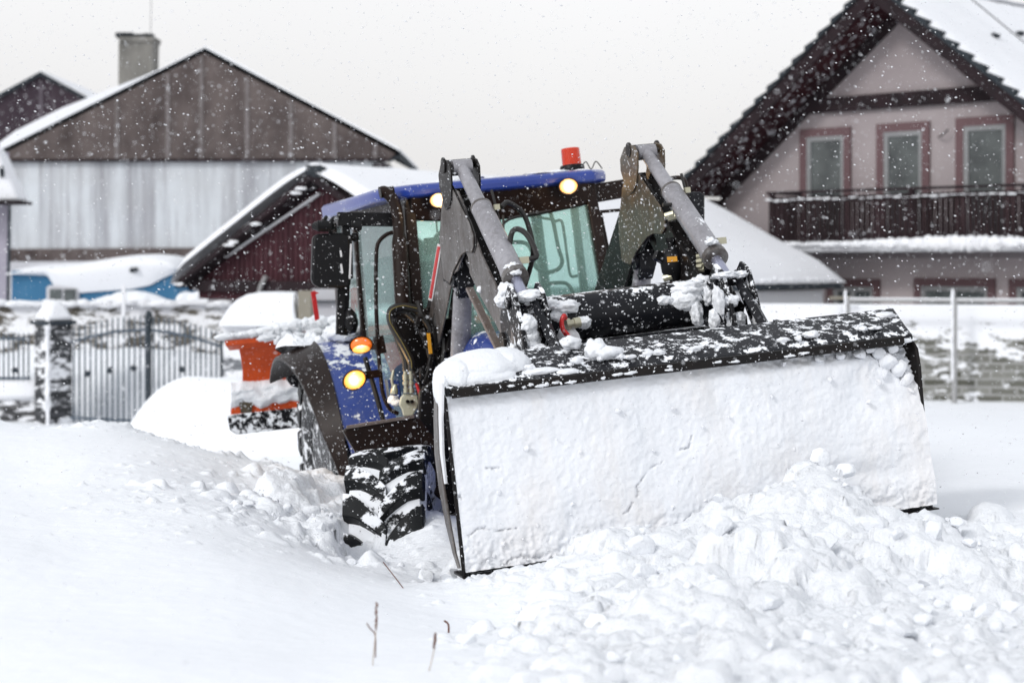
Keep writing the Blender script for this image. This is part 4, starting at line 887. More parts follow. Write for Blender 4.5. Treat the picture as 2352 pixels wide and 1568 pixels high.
def _w(P): return np.stack([P[:, 0] / (1 + .07 * np.abs(P[:, 1])) * 2.0, 16 * np.log(np.maximum(P[:, 1] + 12, 1) / 12)], 1)   # spacing in step with distance
WP = _w(CT); K_ = phi(((WP[:, None] - WP[None]) ** 2).sum(-1)); A_ = np.block([[K_ + .0006 * np.eye(len(WP)), np.ones((len(WP), 1))], [np.ones((1, len(WP))), np.zeros((1, 1))]])
SOL = np.linalg.solve(A_, np.concatenate([CT[:, 2], [0]]))
def hbase(x, y):
    sh = x.shape; P = np.stack([x.ravel(), y.ravel()], 1); Wq = _w(P); out = np.zeros(len(P))
    for i in range(0, len(P), 60000):
        q = Wq[i:i + 60000]; r2 = ((q[:, None] - WP[None]) ** 2).sum(-1); out[i:i + 60000] = phi(r2) @ SOL[:-1] + SOL[-1]
    return out.reshape(sh)
# near snow: fine sheet
NX0, NX1, NY0, NY1, ST = -4.3, 4.3, 3.6, 13.6, .0145
gx = np.arange(NX0, NX1, ST); gy = np.arange(NY0, NY1, ST); GX, GY = np.meshgrid(gx, gy)
# coarse evaluation then bilinear
cxs = np.linspace(NX0, NX1, 160); cys = np.linspace(NY0, NY1, 190); Hc = hbase(*np.meshgrid(cxs, cys))
def bil(H, x, y):
    fx = (x - cxs[0]) / (cxs[1] - cxs[0]); fy = (y - cys[0]) / (cys[1] - cys[0]); i = np.clip(fx.astype(int), 0, len(cxs) - 2); j = np.clip(fy.astype(int), 0, len(cys) - 2); u_ = fx - i; v_ = fy - j
    return (H[j, i] * (1 - u_) + H[j, i + 1] * u_) * (1 - v_) + (H[j + 1, i] * (1 - u_) + H[j + 1, i + 1] * u_) * v_
Hn = bil(Hc, GX, GY)
PXs = CX0 + FPX * GX / GY; PYs = HZ - FPX * (Hn - EYE) / GY
# how broken up the snow is, in world metres
def reg(x0, y0, sx, sy, x=GX, y=GY): return np.exp(-np.clip(((x - x0) / sx) ** 2 + ((y - y0) / sy) ** 2, 0, 40) ** 1.5)
def chunk_amt(x, y):
    pile = sstep(-.55, .1, x + .12 * (y - 7) + .25 * (7.6 - y) * 0) * sstep(8.9, 8.3, y - .12 * x) * sstep(3.3, 4.4, y)
    pile = pile * (1 - .75 * sstep(1.9, 2.9, x)) 
    pile = pile * (1 - .8 * np.exp(-((x + .12) / .32) ** 2 - ((y - 7.1) / .6) ** 2))
    tyre_ = np.exp(-(((x + 1.05) / .42) ** 2 + ((y - 10.2) / .75) ** 2)) + .6 * np.exp(-(((x + .9) / .5) ** 2 + ((y - 9.1) / .6) ** 2))
    tyre_ = tyre_ + .40 * np.exp(-(((x + 1.35) / .95) ** 2 + ((y - 9.2) / 1.55) ** 2))
    ridge = .45 * np.exp(-((y - 11.25 + .12 * (x + 2)) / .35) ** 2) * sstep(-.7, -1.2, x)
    return np.clip(pile + tyre_ + ridge, 0, 1)
Hn += .035 * fbm(GX * .55, GY * .45, 3, 3) * sstep(13.4, 12, GY)
AM = chunk_amt(GX, GY)
Hn += AM * (.035 * fbm(GX * 2.2, GY * 2.2, 1, 3))
def add_chunks(n, r0, r1, pw, lim=.15):
    global Hn
    k = 0; tries = 0
    while k < n and tries < n * 14:
        tries += 1
        x = random.uniform(-3.2, 2.9); y = random.uniform(3.9, 12.2)
        if abs(x) > .32 * y: continue
        a = float(chunk_amt(np.array([x]), np.array([y]))[0])
        if random.random() > a or a < lim: continue
        r = r0 * (r1 / r0) ** (random.random() ** pw) * (.6 + .4 * a)
        i0, i1 = int((x - 1.5 * r - NX0) / ST), int((x + 1.5 * r - NX0) / ST) + 2; j0, j1 = int((y - 1.5 * r - NY0) / ST), int((y + 1.5 * r - NY0) / ST) + 2
        i0, j0 = max(i0, 0), max(j0, 0); X = GX[j0:j1, i0:i1]; Yy = GY[j0:j1, i0:i1]
        if X.size == 0: continue
        s = random.random() * 90; q = .9 / r
        dx, dy = X - x, Yy - y; an = random.random() * PI; ca, sa = math.cos(an), math.sin(an); el = random.uniform(.65, 1)
        d = np.hypot((dx * ca + dy * sa), (-dx * sa + dy * ca) / el) / r
        d = d * (1 + .38 * fbm(X * q + s, Yy * q + s, s, 3))
        h0 = float(bil(Hc, np.array([x]), np.array([y]))[0]) ; hh = r * random.uniform(.35, .8)
        if random.random() < .45: cap = np.where(d < 1, (1 - np.minimum(d, 1) ** random.uniform(2.0, 3.4)) ** .6, -9)
        else:      # broken clod: a few tilted flat faces
            cap = np.full(X.shape, 1.0)
            for q_ in range(random.randint(4, 7)):
                a_ = random.random() * 2 * PI; cap = np.minimum(cap, 1.15 - (dx * math.cos(a_) + dy * math.sin(a_)) / r * random.uniform(.7, 2.2) + .10 * fbm(X * q * 2 + s, Yy * q * 2, s, 2))
            cap = np.where((d < 1.25) & (cap > -.6), cap, -9)
        loc = Hn[j0:j1, i0:i1]; base = float(np.median(loc)) - r * random.uniform(.0, .25); tilt = random.uniform(-.3, .3) * dx + random.uniform(-.3, .3) * dy
        Hn[j0:j1, i0:i1] = np.maximum(loc, base + hh * cap + tilt * (d < 1)); k += 1
def soften(k):
    global Hn
    for _ in range(k):
        P_ = np.pad(Hn, 1, mode='edge'); A4 = (P_[:-2, 1:-1] + P_[2:, 1:-1] + P_[1:-1, :-2] + P_[1:-1, 2:]) / 4; lap = np.abs(A4 - Hn); w_ = sstep(.004, .02, lap); Hn = Hn * (1 - w_) + A4 * w_
add_chunks(60, .11, .22, 1.3, .5); soften(2); add_chunks(300, .05, .12, 1.3, .3); soften(1); add_chunks(1700, .022, .06, 1.3); add_chunks(5200, .014, .026, 1.0, .08)
Hn += AM * (.012 * fbm(GX * 7, GY * 7, 5, 5, .62) + .004 * fbm(GX * 26, GY * 26, 15, 2)) + .0022 * fbm(GX * 12, GY * 12, 7, 4) * (1 - AM)
# drifted ripples and a few soft dents in the smooth field
Hn += (1 - AM) * .008 * np.maximum(fbm(GX * 1.6 + 3, GY * 1.1, 2, 4), 0)
Hn = np.where(GY > 12.4, Hn, Hn)
near = fast_mesh('snow_cover', np.stack([GX, GY, Hn], -1).reshape(-1, 3), grid_faces(len(gx), len(gy)), M['snow'])
tag(near, kind='structure')
_at = near.data.attributes.new('broken', 'FLOAT', 'POINT'); _at.data.foreach_set('value', AM.astype(np.float32).ravel())
# far snow ground as one sheet to the horizon, sunk just under the near sheet where they overlap
ax = np.concatenate([-np.geomspace(400, 8, 26), np.linspace(-7.6, 7.6, 110), np.geomspace(8, 400, 26)]) ; ay = np.concatenate([-np.geomspace(60, 4, 8), np.linspace(-3, 13.2, 60), np.linspace(13.5, 34, 120), np.geomspace(34.5, 600, 40)])
AX, AY = np.meshgrid(ax, ay); cl = np.clip(AX, -20, 20); AZ = hbase(cl, np.clip(AY, -6, 60))
AZ = np.where(np.abs(AX) > 26, .2, AZ) ; AZ = np.where(AY > 60, .2, AZ)
AZ += .02 * fbm(AX * .5, AY * .5, 1, 3)
ins = (AX > NX0 + .05) & (AX < NX1 - .05) & (AY > NY0 + .05) & (AY < NY1 - .15)
AZ = np.where(ins, AZ - .35, AZ)
tag(fast_mesh('ground', np.stack([AX, AY, AZ], -1).reshape(-1, 3), grid_faces(len(ax), len(ay)), M['snow_soft']), kind='structure')
def ground_z(x, y): return float(hbase(np.array([float(x)]), np.array([float(y)]))[0])
def near_z(x, y): return float(Hn[int((y - NY0) / ST), int((x - NX0) / ST)])
# loose lumps tumbling off the pile
b = MB(); cnt = 0
while cnt < 200:
    x = random.uniform(-1.5, 2.7); y = random.uniform(4.6, 10.6)
    a_c = float(chunk_amt(np.array([x]), np.array([y]))[0])
    if a_c < .35 or random.random() > a_c: continue
    if abs(x) > .31 * y: continue
    r = .012 * 5 ** (random.random() ** 1.8); clod(b, (x, y, near_z(x, y) + r * .3), (r, r * random.uniform(.7, 1.1), r * random.uniform(.6, .95))); cnt += 1
for px, py, d_, r in ((1350, 1300, 7.45, 0.062), (1240, 1395, 7.0, .05), (1440, 1250, 7.6, 0.068), (1545, 1250, 7.7, 0.062), (1700, 1200, 7.75, 0.062), (1760, 1150, 7.85, 0.074), (1860, 1110, 7.95, 0.081), (1910, 1120, 7.95, 0.062), (1640, 1330, 7.2, 0.074), (1500, 1320, 7.2, 0.081), (1810, 1290, 7.4, 0.074), (1960, 1240, 7.7, .1), (2100, 1300, 7.7, .10), (1720, 1260, 7.55, 0.081), (1600, 1390, 6.7, .1), (1880, 1200, 7.8, 0.074), (1130, 1390, 7.2, .035), (1650, 1135, 7.86, .028)):
    p = at(px, py, d_); clod(b, (p.x, p.y, p.z - r * .45), (r * 1.15, r * .9, r))
tag(obj('loose_snow', b, M['snow_chunk'], None, auto=3), kind='stuff')
# snow banked round the tyre and behind the tractor
b = MB()
for px, py, d_, r in ((715, 1110, 10.9, .08), (745, 1125, 10.7, .09), (775, 1135, 10.5, .09), (790, 1172, 10.2, .08), (690, 1105, 11.0, .06), (1150, 1312, 7.95, .045), (1185, 1306, 7.95, .05), (1225, 1300, 7.95, .05), (1120, 1318, 7.95, .03), (640, 1085, 11.0, .05), (670, 1092, 10.9, .06), (735, 1140, 10.4, .09), (760, 1180, 10.0, .08), (775, 1250, 9.6, .08), (1010, 1215, 9.6, .13), (985, 1235, 9.5, .12), (940, 1275, 9.4, .13), (850, 1300, 9.35, .12), (800, 1310, 9.4, .12), (895, 1290, 9.35, .13), (1045, 1245, 9.3, .14), (770, 1205, 10.0, .14)):
    p = at(px, py, d_)
    for q_ in range(3): clod(b, (p.x + random.uniform(-.6, .6) * r, p.y + random.uniform(-.4, .4) * r, p.z - r * random.uniform(.3, .7)), (r * random.uniform(.5, .9), r * .7, r * random.uniform(.5, .85)))
tag(obj('loose_snow', b, M['snow_chunk'], None, auto=3), kind='stuff')
# mound by the gate
mc = at(500, 990, 22.0); uu, vv = np.meshgrid(np.linspace(-1, 1, 90), np.linspace(-1, 1, 60))
xx = uu * 1.75; yy = vv * 1.3; 
hx = np.where(xx < -.35, np.clip(1 - ((xx + .35) / -.85) ** 2, -1, 1) ** 1.0, 1 - .30 * ((xx + .35) / 2.1) ** 2 * 1.2)
hh = np.clip(hx, -.3, 1) * np.clip(1 - (yy / 1.1) ** 2, -.3, 1); hz = .97 * np.sign(hh) * np.abs(hh) ** .75 + .03 * fbm(xx * 2, yy * 2, 1, 3)
o = fast_mesh('snow_mound', np.stack([mc.x + xx, mc.y + yy, ground_z(mc.x, 22) - .05 + hz], -1).reshape(-1, 3), grid_faces(90, 60), M['snow_soft'])
tag(o, 'smooth rounded snow mound heaped against the iron gate', 'snow mound')
# ================================================================== BUILDINGS AND FENCES
class Frame:
    """a building's own axes: x along its front, y into it, z up"""
    def __init__(s, name, o, ang, **k):
        s.R = np.array([[math.cos(ang), -math.sin(ang), 0], [math.sin(ang), math.cos(ang), 0], [0, 0, 1]]); s.T = np.array([o[0], o[1], 0.0])
        s.e = empty(name, (o[0], o[1], 0), **k); s.e.rotation_euler = (0, 0, ang)
    def __call__(s, px, py, y=0.0):
        d = np.array([(px - CX0) / FPX, 1, (HZ - py) / FPX]); o = s.R.T @ (CAM - s.T); e = s.R.T @ d; return Vector((o + (y - o[1]) / e[1] * e).tolist())
def wallmat(name, col, stain, sc=(1, 1, 1), amt=.6, rough=.85, snow=0.0, lo=.4, hi=.7):
    m, nt, b = mat(name); v = coords(nt, sc); f, n_ = noise_fac(nt, v, 1, lo, hi, 7, .62); v2 = coords(nt); f2, _ = noise_fac(nt, v2, 1.1, .35, .7, 4)
    c = mixc(nt, mth(nt, 'MULTIPLY', mth(nt, 'ADD', mth(nt, 'MULTIPLY', f, .7), mth(nt, 'MULTIPLY', f2, .3)), amt), col, stain)
    if snow: 
        s_, _ = noise_fac(nt, v2, 7, .66 - .2 * snow, .70 - .2 * snow, 6, .7); c = mixc(nt, s_, c, (.8, .82, .86))
    link(nt, c, b.inputs['Base Color']); b.inputs['Roughness'].default_value = rough; b.inputs['Specular IOR Level'].default_value = .15; return m
M['gable_brown'] = wallmat('brown_fibre_sheet', (.145, .12, .114), (.042, .032, .032), (1.3, 1.3, .7), 1.0, snow=.2)
M['gable_dark'] = wallmat('dark_boards', (.055, .04, .05), (.028, .02, .028), (2, 2, .6), .7, snow=.3)
M['plaster_grey'] = wallmat('streaked_grey_plaster', (.62, .64, .67), (.19, .18, .20), (1.6, 1.6, .13), 1.0)
_m, _nt, _b = mat('weathered_barn_wall'); _f1, _ = noise_fac(_nt, coords(_nt, (1.5, 1.5, .12)), 1, .45, .72, 6, .65); _f2, _ = noise_fac(_nt, coords(_nt, (6, 6, .35)), 1, .5, .75, 6, .7); _f3, _ = noise_fac(_nt, coords(_nt, (.5, .5, .8)), 1, .4, .7, 6, .6)
_c = mixc(_nt, mth(_nt, 'MULTIPLY', _f1, .75), (.62, .65, .68), (.17, .165, .19)); _c = mixc(_nt, mth(_nt, 'MULTIPLY', _f2, .75), _c, (.20, .18, .20)); _c = mixc(_nt, mth(_nt, 'MULTIPLY', _f3, .4), _c, (.42, .42, .42)); link(_nt, _c, _b.inputs['Base Color']); _b.inputs['Roughness'].default_value = .9; M['barnwall'] = _m
M['plaster_pale'] = wallmat('pale_plaster', (.62, .62, .65), (.42, .42, .45), (.6, .6, .3), .7)
M['plaster_lilac'] = wallmat('lilac_plaster', (.46, .43, .50), (.30, .28, .34), (.6, .6, .3), .7)
M['pinkwall'] = wallmat('pink_grey_plaster', (.35, .31, .315), (.24, .205, .212), (.55, .55, .35), .9)
M['pinktrim'] = wallmat('rose_window_surround', (.150, .094, .100), (.105, .066, .072), (1, 1, 1), .7)
M['darktrim'] = wallmat('dark_stained_wood', (.018, .014, .016), (.036, .020, .024), (2, 2, 2), .8, snow=.15)
M['darkred'] = wallmat('dark_red_soffit', (.050, .016, .020), (.016, .010, .013), (4, 1.2, 4), .8, snow=.42)
M['redboards'] = wallmat('red_brown_boards', (.070, .027, .034), (.030, .014, .018), (5, 5, .25), .9, snow=.12)
M['slate'] = wallmat('roof_tile', (.03, .038, .045), (.05, .05, .055), (3, 3, 3), .6)
M['stonechim'] = wallmat('chimney_render', (.22, .212, .195), (.09, .088, .082), (3, 3, 1), .9, snow=.15)
M['blueboard'] = wallmat('blue_shed_boards', (.045, .145, .27), (.07, .2, .33), (2, 2, .4), .6)
M['postgrey'] = wallmat('galvanised_post', (.36, .36, .36), (.2, .2, .2), (3, 3, 1), .6, .45)
M['iron'] = wallmat('dark_iron', (.035, .045, .055), (.07, .08, .09), (4, 4, 1), .6, .6, snow=.2)
M['iron_snow'] = wallmat('snow_sided_iron', (.05, .07, .09), (.22, .26, .32), (9, 9, 2), .7, .6, snow=.3)
M['beigepost'] = wallmat('beige_concrete', (.30, .28, .23), (.2, .18, .15), (2, 2, 1), .6)
M['pane'] = None; M['winframe'] = wallmat('grey_window_frame', (.27, .275, .28), (.17, .17, .18), (2, 2, 2), .5)
m, nt, b = mat('dim_window'); v = coords(nt); f, _ = noise_fac(nt, v, 2.0, .35, .7, 3); link(nt, mixc(nt, f, (.045, .052, .055), (.105, .12, .12)), b.inputs['Base Color']); b.inputs['Roughness'].default_value = .12; M['pane'] = m
def stone_mat(name, c1, c2, snow_lo, snow_hi, bw=.5, bh=.16, zlo=None, zhi=None, mort=None):
    """coursed stone with snow caught on it; the snow thickens from height zlo to zhi"""
    m, nt, b = mat(name); tc = N(nt, 'ShaderNodeTexCoord'); cb = N(nt, 'ShaderNodeSeparateXYZ'); link(nt, tc.outputs['Object'], cb.inputs[0])
    vx = N(nt, 'ShaderNodeCombineXYZ'); link(nt, mth(nt, 'ADD', cb.outputs[0], mth(nt, 'MULTIPLY', cb.outputs[1], .9)), vx.inputs[0]); link(nt, cb.outputs[2], vx.inputs[1])
    dn = N(nt, 'ShaderNodeTexNoise'); dn.inputs['Scale'].default_value = 3; link(nt, tc.outputs['Object'], dn.inputs['Vector'])
    vm = N(nt, 'ShaderNodeVectorMath', operation='MULTIPLY_ADD'); link(nt, dn.outputs['Color'], vm.inputs[0]); vm.inputs[1].default_value = (.12, .07, 0); link(nt, vx.outputs[0], vm.inputs[2])
    br = N(nt, 'ShaderNodeTexBrick'); br.inputs['Color1'].default_value = (*c1, 1); br.inputs['Color2'].default_value = (*c2, 1); br.inputs['Mortar'].default_value = (*(mort or tuple(q * .7 for q in c2)), 1)
    for k, q in (('Scale', 1.0), ('Brick Width', bw), ('Row Height', bh), ('Mortar Size', .022), ('Mortar Smooth', .3), ('Bias', -.1)): br.inputs[k].default_value = q
    link(nt, vm.outputs[0], br.inputs['Vector'])
    _, n_ = noise_fac(nt, coords(nt, (1, 1, 2.6)), 2.6, 0, 1, 6, .68)
    # snow keyed to bricks too, so whole stones are covered
    zt = N(nt, 'ShaderNodeMapRange'); zt.inputs[1].default_value = zlo; zt.inputs[2].default_value = zhi; zt.inputs[3].default_value = snow_lo; zt.inputs[4].default_value = snow_hi; link(nt, cb.outputs[2], zt.inputs[0])
    s_ = N(nt, 'ShaderNodeMapRange'); s_.inputs[1].default_value = .48; s_.inputs[2].default_value = .54; link(nt, mth(nt, 'ADD', n_, zt.outputs[0]), s_.inputs[0])
    link(nt, mixc(nt, s_.outputs[0], br.outputs['Color'], (.84, .85, .88)), b.inputs['Base Color']); b.inputs['Roughness'].default_value = .85; return m

# ---------- big grey house with the brown gable, square to the street
D = 44.0
def H(px, py, d=D): return at(px, py, d)
e = empty('gabled_house', (at(460, 600, D).x, D, 0), label='grey house with a wide brown sheet-clad gable and a stone chimney', cat='house')
def rel(o, name, mb, m, **k):     # world-coordinate shape under a parent that has a location only
    off = o.matrix_basis.translation
    par = o
    mb.v = [(v[0] - off[0], v[1] - off[1], v[2] - off[2]) for v in mb.v]; return obj(name, mb, m, o, **k)
G = [H(3, 348), H(470, 114), H(912, 344), H(913, 356), H(890, 371), H(18, 371)]
rel(e, 'gable', MB().slab(G, (0, .12, 0)), M['gable_brown'])
m_strip = wallmat('pale_joint_strip', (.20, .18, .18), (.10, .085, .08), (3, 3, .8), .9, snow=.35)
for x in (268, 385, 462, 567, 668, 768, 862):
    b = MB(); yt = 114 + (470 - x) * .501 if x < 470 else 114 + (x - 470) * .52; b.slab([H(x - 4, yt + 12, D - .02), H(x + 4, yt + 12, D - .02), H(x + 5, 367, D - .02), H(x - 5, 367, D - .02)], (0, .03, 0)); rel(e, 'cover_strip', b, m_strip)
rel(e, 'gable_flashing', MB().slab([H(18, 366, D - .05), H(890, 364, D - .05), H(890, 371, D - .05), H(18, 372, D - .05)], (0, .1, 0)), M['darktrim'])
b = MB(); b.slab([H(24, 371, D + .1), H(884, 370, D + .1), H(884, 760, D + .1), H(22, 760, D + .1)], (0, 9, 0)); wl_ = rel(e, 'wall', b, M['barnwall'])
rel(e, 'base_band', MB().slab([H(20, 572, D + .04), H(884, 566, D + .04), H(884, 594, D + .04), H(20, 601, D + .04)], (0, .08, 0)), M['gable_brown'])
rel(e, 'lower_wall', MB().slab([H(20, 601, D + .02), H(884, 594, D + .02), H(884, 790, D + .02), H(20, 790, D + .02)], (0, .1, 0)), M['plaster_pale'])
ap, le, re = H(470, 110), H(-2, 346), H(917, 346)
b = MB(); th_ = Vector((0, 0, -.13)); b.slab([ap, le, le + th_, ap + th_], (0, 9, 0)); b.slab([ap, re, re + th_, ap + th_], (0, 9, 0)); 
b.slab([re, re + Vector((0, 0, -.14)), H(893, 374), H(890, 370)], (0, .15, 0)); b.slab([le, H(4, 372), H(20, 376), H(18, 370)], (0, .15, 0)); rel(e, 'roof', b, M['slate'])
b = MB()   # snow on the left slope, thick towards the eave, thin near the ridge
def ln(a_, c_, t): return a_.lerp(c_, t)
top_ = [ln(ap, le, t) + Vector((-.0, 0, .03 + .26 * min(1, max(0, (t - .25) * 2.2)) * (1 - .35 * (t > .97)))) for t in np.linspace(0, 1, 14)]
b.slab(top_ + [le, ap], (0, 9, 0)); tr_ = [ln(ap, re, t) + Vector((0, 0, .05 + .02 * math.sin(t * 9))) for t in np.linspace(0, 1, 10)]; b.slab(tr_ + [re, ap], (0, 9, 0))
rel(e, 'roof_snow', b, M['snow_far'])
b = MB(); cz = D + 2.5; b.slab([H(272, 96, cz), H(352, 96, cz), H(347, 330, cz), H(270, 330, cz)], (0, .8, 0)); b.slab([H(270, 84, cz - .05), H(356, 84, cz - .05), H(352, 98, cz - .05), H(274, 98, cz - .05)], (0, .9, 0)); ch = rel(e, 'chimney', b, M['stonechim'], bevel=.03)
b = MB(); 
for k in range(9): x = 275 + 9 * k; p = H(x, 83, cz + .3); blob(b, p, (.10, .25, random.uniform(.04, .10)), 2, .4)
o_ = rel(e, 'chimney_rim', b, M['slate'])
b = MB(); b.tube([H(346, 80, cz), H(347, 0, cz), H(347, -60, cz)], .012, 5); rel(e, 'antenna_rod', b, M['postgrey'])
b = MB(); p = H(874, 380, D); blob(b, p, (.25, .1, .05), 3, .2); rel(e, 'gutter_end', b, M['darktrim'])

# ---------- dark gabled house behind it
D2 = 54.0
e = empty('dark_gabled_house', (at(95, 600, D2).x, D2, 0), label='dark brown gable end rising behind the left eave of the grey house', cat='house')
a_, l_, r_ = at(95, 166, D2), at(-20, 228, D2), at(208, 228, D2)
rel(e, 'gable', MB().slab([a_, l_, at(-20, 420, D2), at(200, 420, D2), r_], (0, .2, 0)), M['gable_dark'])
b = MB(); t2 = Vector((0, 0, -.12)); b.slab([a_, l_, l_ + t2, a_ + t2], (0, -.15, 0)); b.slab([a_, r_, r_ + t2, a_ + t2], (0, -.15, 0)); rel(e, 'roof', b, M['slate'])
b = MB(); t3 = Vector((0, 0, .06)); b.slab([a_, l_, l_ + t3, a_ + t3], (0, 6, 0)); b.slab([a_, r_, r_ + t3, a_ + t3], (0, 6, 0)); rel(e, 'roof_snow', b, M['snow_far'])
rel(e, 'cover_strip', MB().slab([at(90, 185, D2 - .02), at(97, 185, D2 - .02), at(98, 300, D2 - .02), at(91, 300, D2 - .02)], (0, .03, 0)), wallmat('light_strip', (.15, .13, .15), (.06, .05, .06), (3, 3, 2), .9))

# ---------- edge of the lilac house with a snowy lean-to roof
D3 = 37.0
e = empty('lilac_house', (at(-60, 600, D3).x, D3, 0), label='lilac house edge with downpipe and small snowy canopy roof', cat='house')
rel(e, 'wall', MB().slab([at(-190, 350, D3), at(17, 350, D3), at(14, 790, D3), at(-190, 790, D3)], (0, .12, 0)), M['plaster_lilac'])
rel(e, 'canopy', MB().slab([at(-120, 462, D3 - .8), at(47, 461, D3 - .8), at(47, 468, D3 - .8), at(-120, 468, D3 - .8)], (0, .9, 0)), M['darktrim'])
b = MB(); b.slab([at(-120, 300, D3 - .6), at(-10, 340, D3 - .6), at(4, 366, D3 - .6), at(14, 392, D3 - .6), at(30, 425, D3 - .6), at(40, 450, D3 - .6), at(44, 461, D3 - .6), at(-120, 461, D3 - .6)], (0, .7, 0)); rel(e, 'canopy_snow', b, M['snow_far'], bevel=.06)
b = MB(); b.tube([at(22, 470, D3 - .1), at(20, 600, D3 - .1), at(16, 780, D3 - .1)], .035, 8); rel(e, 'downpipe', b, M['iron'])
b = MB(); blob(b, at(4, 395, D3 - .65), (.05, .05, .12), 2, .4); rel(e, 'roof_hook', b, M['slate'])

# ---------- blue shed under a snow cap
D4 = 35.0
e = empty('blue_shed', (at(215, 600, D4).x, D4, 0), label='low blue shed under a thick rounded snow cap', cat='shed')
rel(e, 'wall', MB().slab([at(27, 622, D4), at(409, 618, D4), at(409, 790, D4), at(27, 790, D4)], (0, 2.5, 0)), M['blueboard'])
def lower(x): return float(np.interp(x, [22, 30, 110, 125, 150, 185, 240, 300, 345, 372, 400, 412], [626, 630, 632, 655, 666, 672, 668, 664, 655, 640, 628, 612]))
def upper(x): return float(np.interp(x, [18, 60, 110, 160, 200, 250, 300, 350, 390, 408, 414], [618, 610, 606, 604, 598, 590, 584, 583, 590, 602, 616]))
xs = np.linspace(18, 414, 60); S_ = 18; Vv = []
for i, x in enumerate(xs):
    for j in range(S_):
        t = j / (S_ - 1)
        if t < .4: yy_ = lower(x) + (upper(x) + 14 - lower(x)) * (t / .4); dd_ = D4 - .05 - .12 * math.sin(PI / 2 * t / .4)
        else: q = (t - .4) / .6; yy_ = upper(x) + 14 * (1 - math.sin(PI / 2 * min(1, q * 2))); dd_ = D4 - .17 + 2.3 * q
        if q_ := (t > .7): yy_ = upper(x) + 6 * (t - .7)
        p = at(x, yy_, D4); p.y = dd_; p.x *= 1; Vv.append(tuple(p - e.location))
ff = [(i * S_ + j, (i + 1) * S_ + j, (i + 1) * S_ + j + 1, i * S_ + j + 1) for i in range(59) for j in range(S_ - 1)]
mesh_obj('roof_snow', Vv, ff, M['snow_far'], e, True, 0, 3)
b = MB(); b.slab([at(190, 582, D4 + .5), at(200, 650, D4 - .2), at(202, 652, D4 - .2)], (0, .02, 0)) if False else blob(b, at(307, 620, D4 - .2), (.09, .05, .05), 2, .4); rel(e, 'branch', b, M['slate'])
w_ = rel(e, 'window', MB().slab([at(106, 660, D4 - .08), at(114, 655, D4 - .08), at(174, 655, D4 - .08), at(181, 660, D4 - .08), at(181, 700, D4 - .08), at(106, 700, D4 - .08)], (0, .1, 0)), M['plaster_pale'], bevel=.02)
b = MB()
for x0 in (114, 147): b.slab([at(x0, 664, D4 - .11), at(x0 + 27, 664, D4 - .11), at(x0 + 27, 695, D4 - .11), at(x0, 695, D4 - .11)], (0, .05, 0))
b.v = [(v[0] - e.location.x, v[1] - e.location.y, v[2]) for v in b.v]; pn = obj('pane', b, M['pane'], w_)
D5 = 31.5
def bank(name, xs_, ys_, d_, dep, low, lab, cat, m='snow_soft', jit=.02):
    """rounded snow ridge whose skyline follows the measured points"""
    n_, k_ = 90, 16; U_ = np.linspace(xs_[0], xs_[-1], n_); Vq = []
    c0 = at(U_[0], 600, d_)
    for x in U_:
        yt_ = float(np.interp(x, xs_, ys_)); zt_ = EYE + (HZ - yt_) / FPX * d_; zb_ = low
        for j in range(k_):
            t = j / (k_ - 1); an = PI * t; Vq.append(((x - CX0) / FPX * d_ - c0.x, d_ - dep * math.cos(an) - c0.y, zb_ + (zt_ - zb_) * math.sin(an) ** .6 + jit * perlin(np.array([x * .05]), np.array([t * 3]), 2.)[0] - 0))
    o_ = mesh_obj(name, Vq, [(i * k_ + j, (i + 1) * k_ + j, (i + 1) * k_ + j + 1, i * k_ + j + 1) for i in range(n_ - 1) for j in range(k_ - 1)], M[m], None, True, 0, 3)
    o_.location = (c0.x, c0.y, 0); return tag(o_, lab, cat)
bank('snow_mound', [185, 230, 270, 300, 345, 380, 410], [700, 684, 672, 667, 672, 688, 702], 32.5, .8, 1.2, 'low arched snow heap in front of the blue shed wall', 'snow mound')
bank('snow_mound', [414, 425, 440, 460, 500, 520, 535], [672, 668, 672, 668, 670, 680, 700], 31.5, .7, 1.0, 'pale snow heap below the red shed eave', 'snow mound')

# ---------- stone wall behind the gate
D6 = 29.5
x0, x1 = at(-40, 600, D6).x, at(700, 600, D6).x; zt = at(0, 697, D6).z
M['stone'] = stone_mat('brown_stone', (.13, .115, .095), (.085, .075, .06), -.03, .05, .55, .17, .6, zt)
b = MB(); nseg = 60
tops = [zt + .05 * float(perlin(np.array([i * .4]), np.array([0.]), 1.)[0]) for i in range(nseg + 1)]
for i in range(nseg):
    a_, c_ = x0 + (x1 - x0) * i / nseg, x0 + (x1 - x0) * (i + 1) / nseg; b.add([(a_, 0, -.3), (c_, 0, -.3), (c_, 0, tops[i + 1]), (a_, 0, tops[i]), (a_, .35, tops[i]), (c_, .35, tops[i + 1])], [(0, 1, 2, 3), (3, 2, 5, 4)])
o = obj('stone_wall', b, M['stone'], None, auto=3); o.location = (0, D6, 0); tag(o, 'rough brown stone wall patched with snow behind the iron gate', 'wall')
bank('snow_bank', [-60, 0, 60, 120, 200, 300, 420, 520, 560], [812, 812, 806, 800, 806, 798, 806, 816, 830], 28.2, 1.5, -.3, 'snow bank seen between the gate bars below the stone wall', 'snow bank')
b = MB()
for k in range(60):
    x = random.uniform(-20, 520); p = at(x, 697 + random.uniform(-3, 3), D6); blob(b, (p.x, p.y - .02, p.z), (random.uniform(.08, .3), .12, random.uniform(.02, .07)), 2, .4)
tag(obj('wall_snow', b, M['snow_far'], None, auto=3), kind='stuff')
b = MB()
for k in range(7):
    p = at(266 + 10 * k % 60, 700, 29.2); 
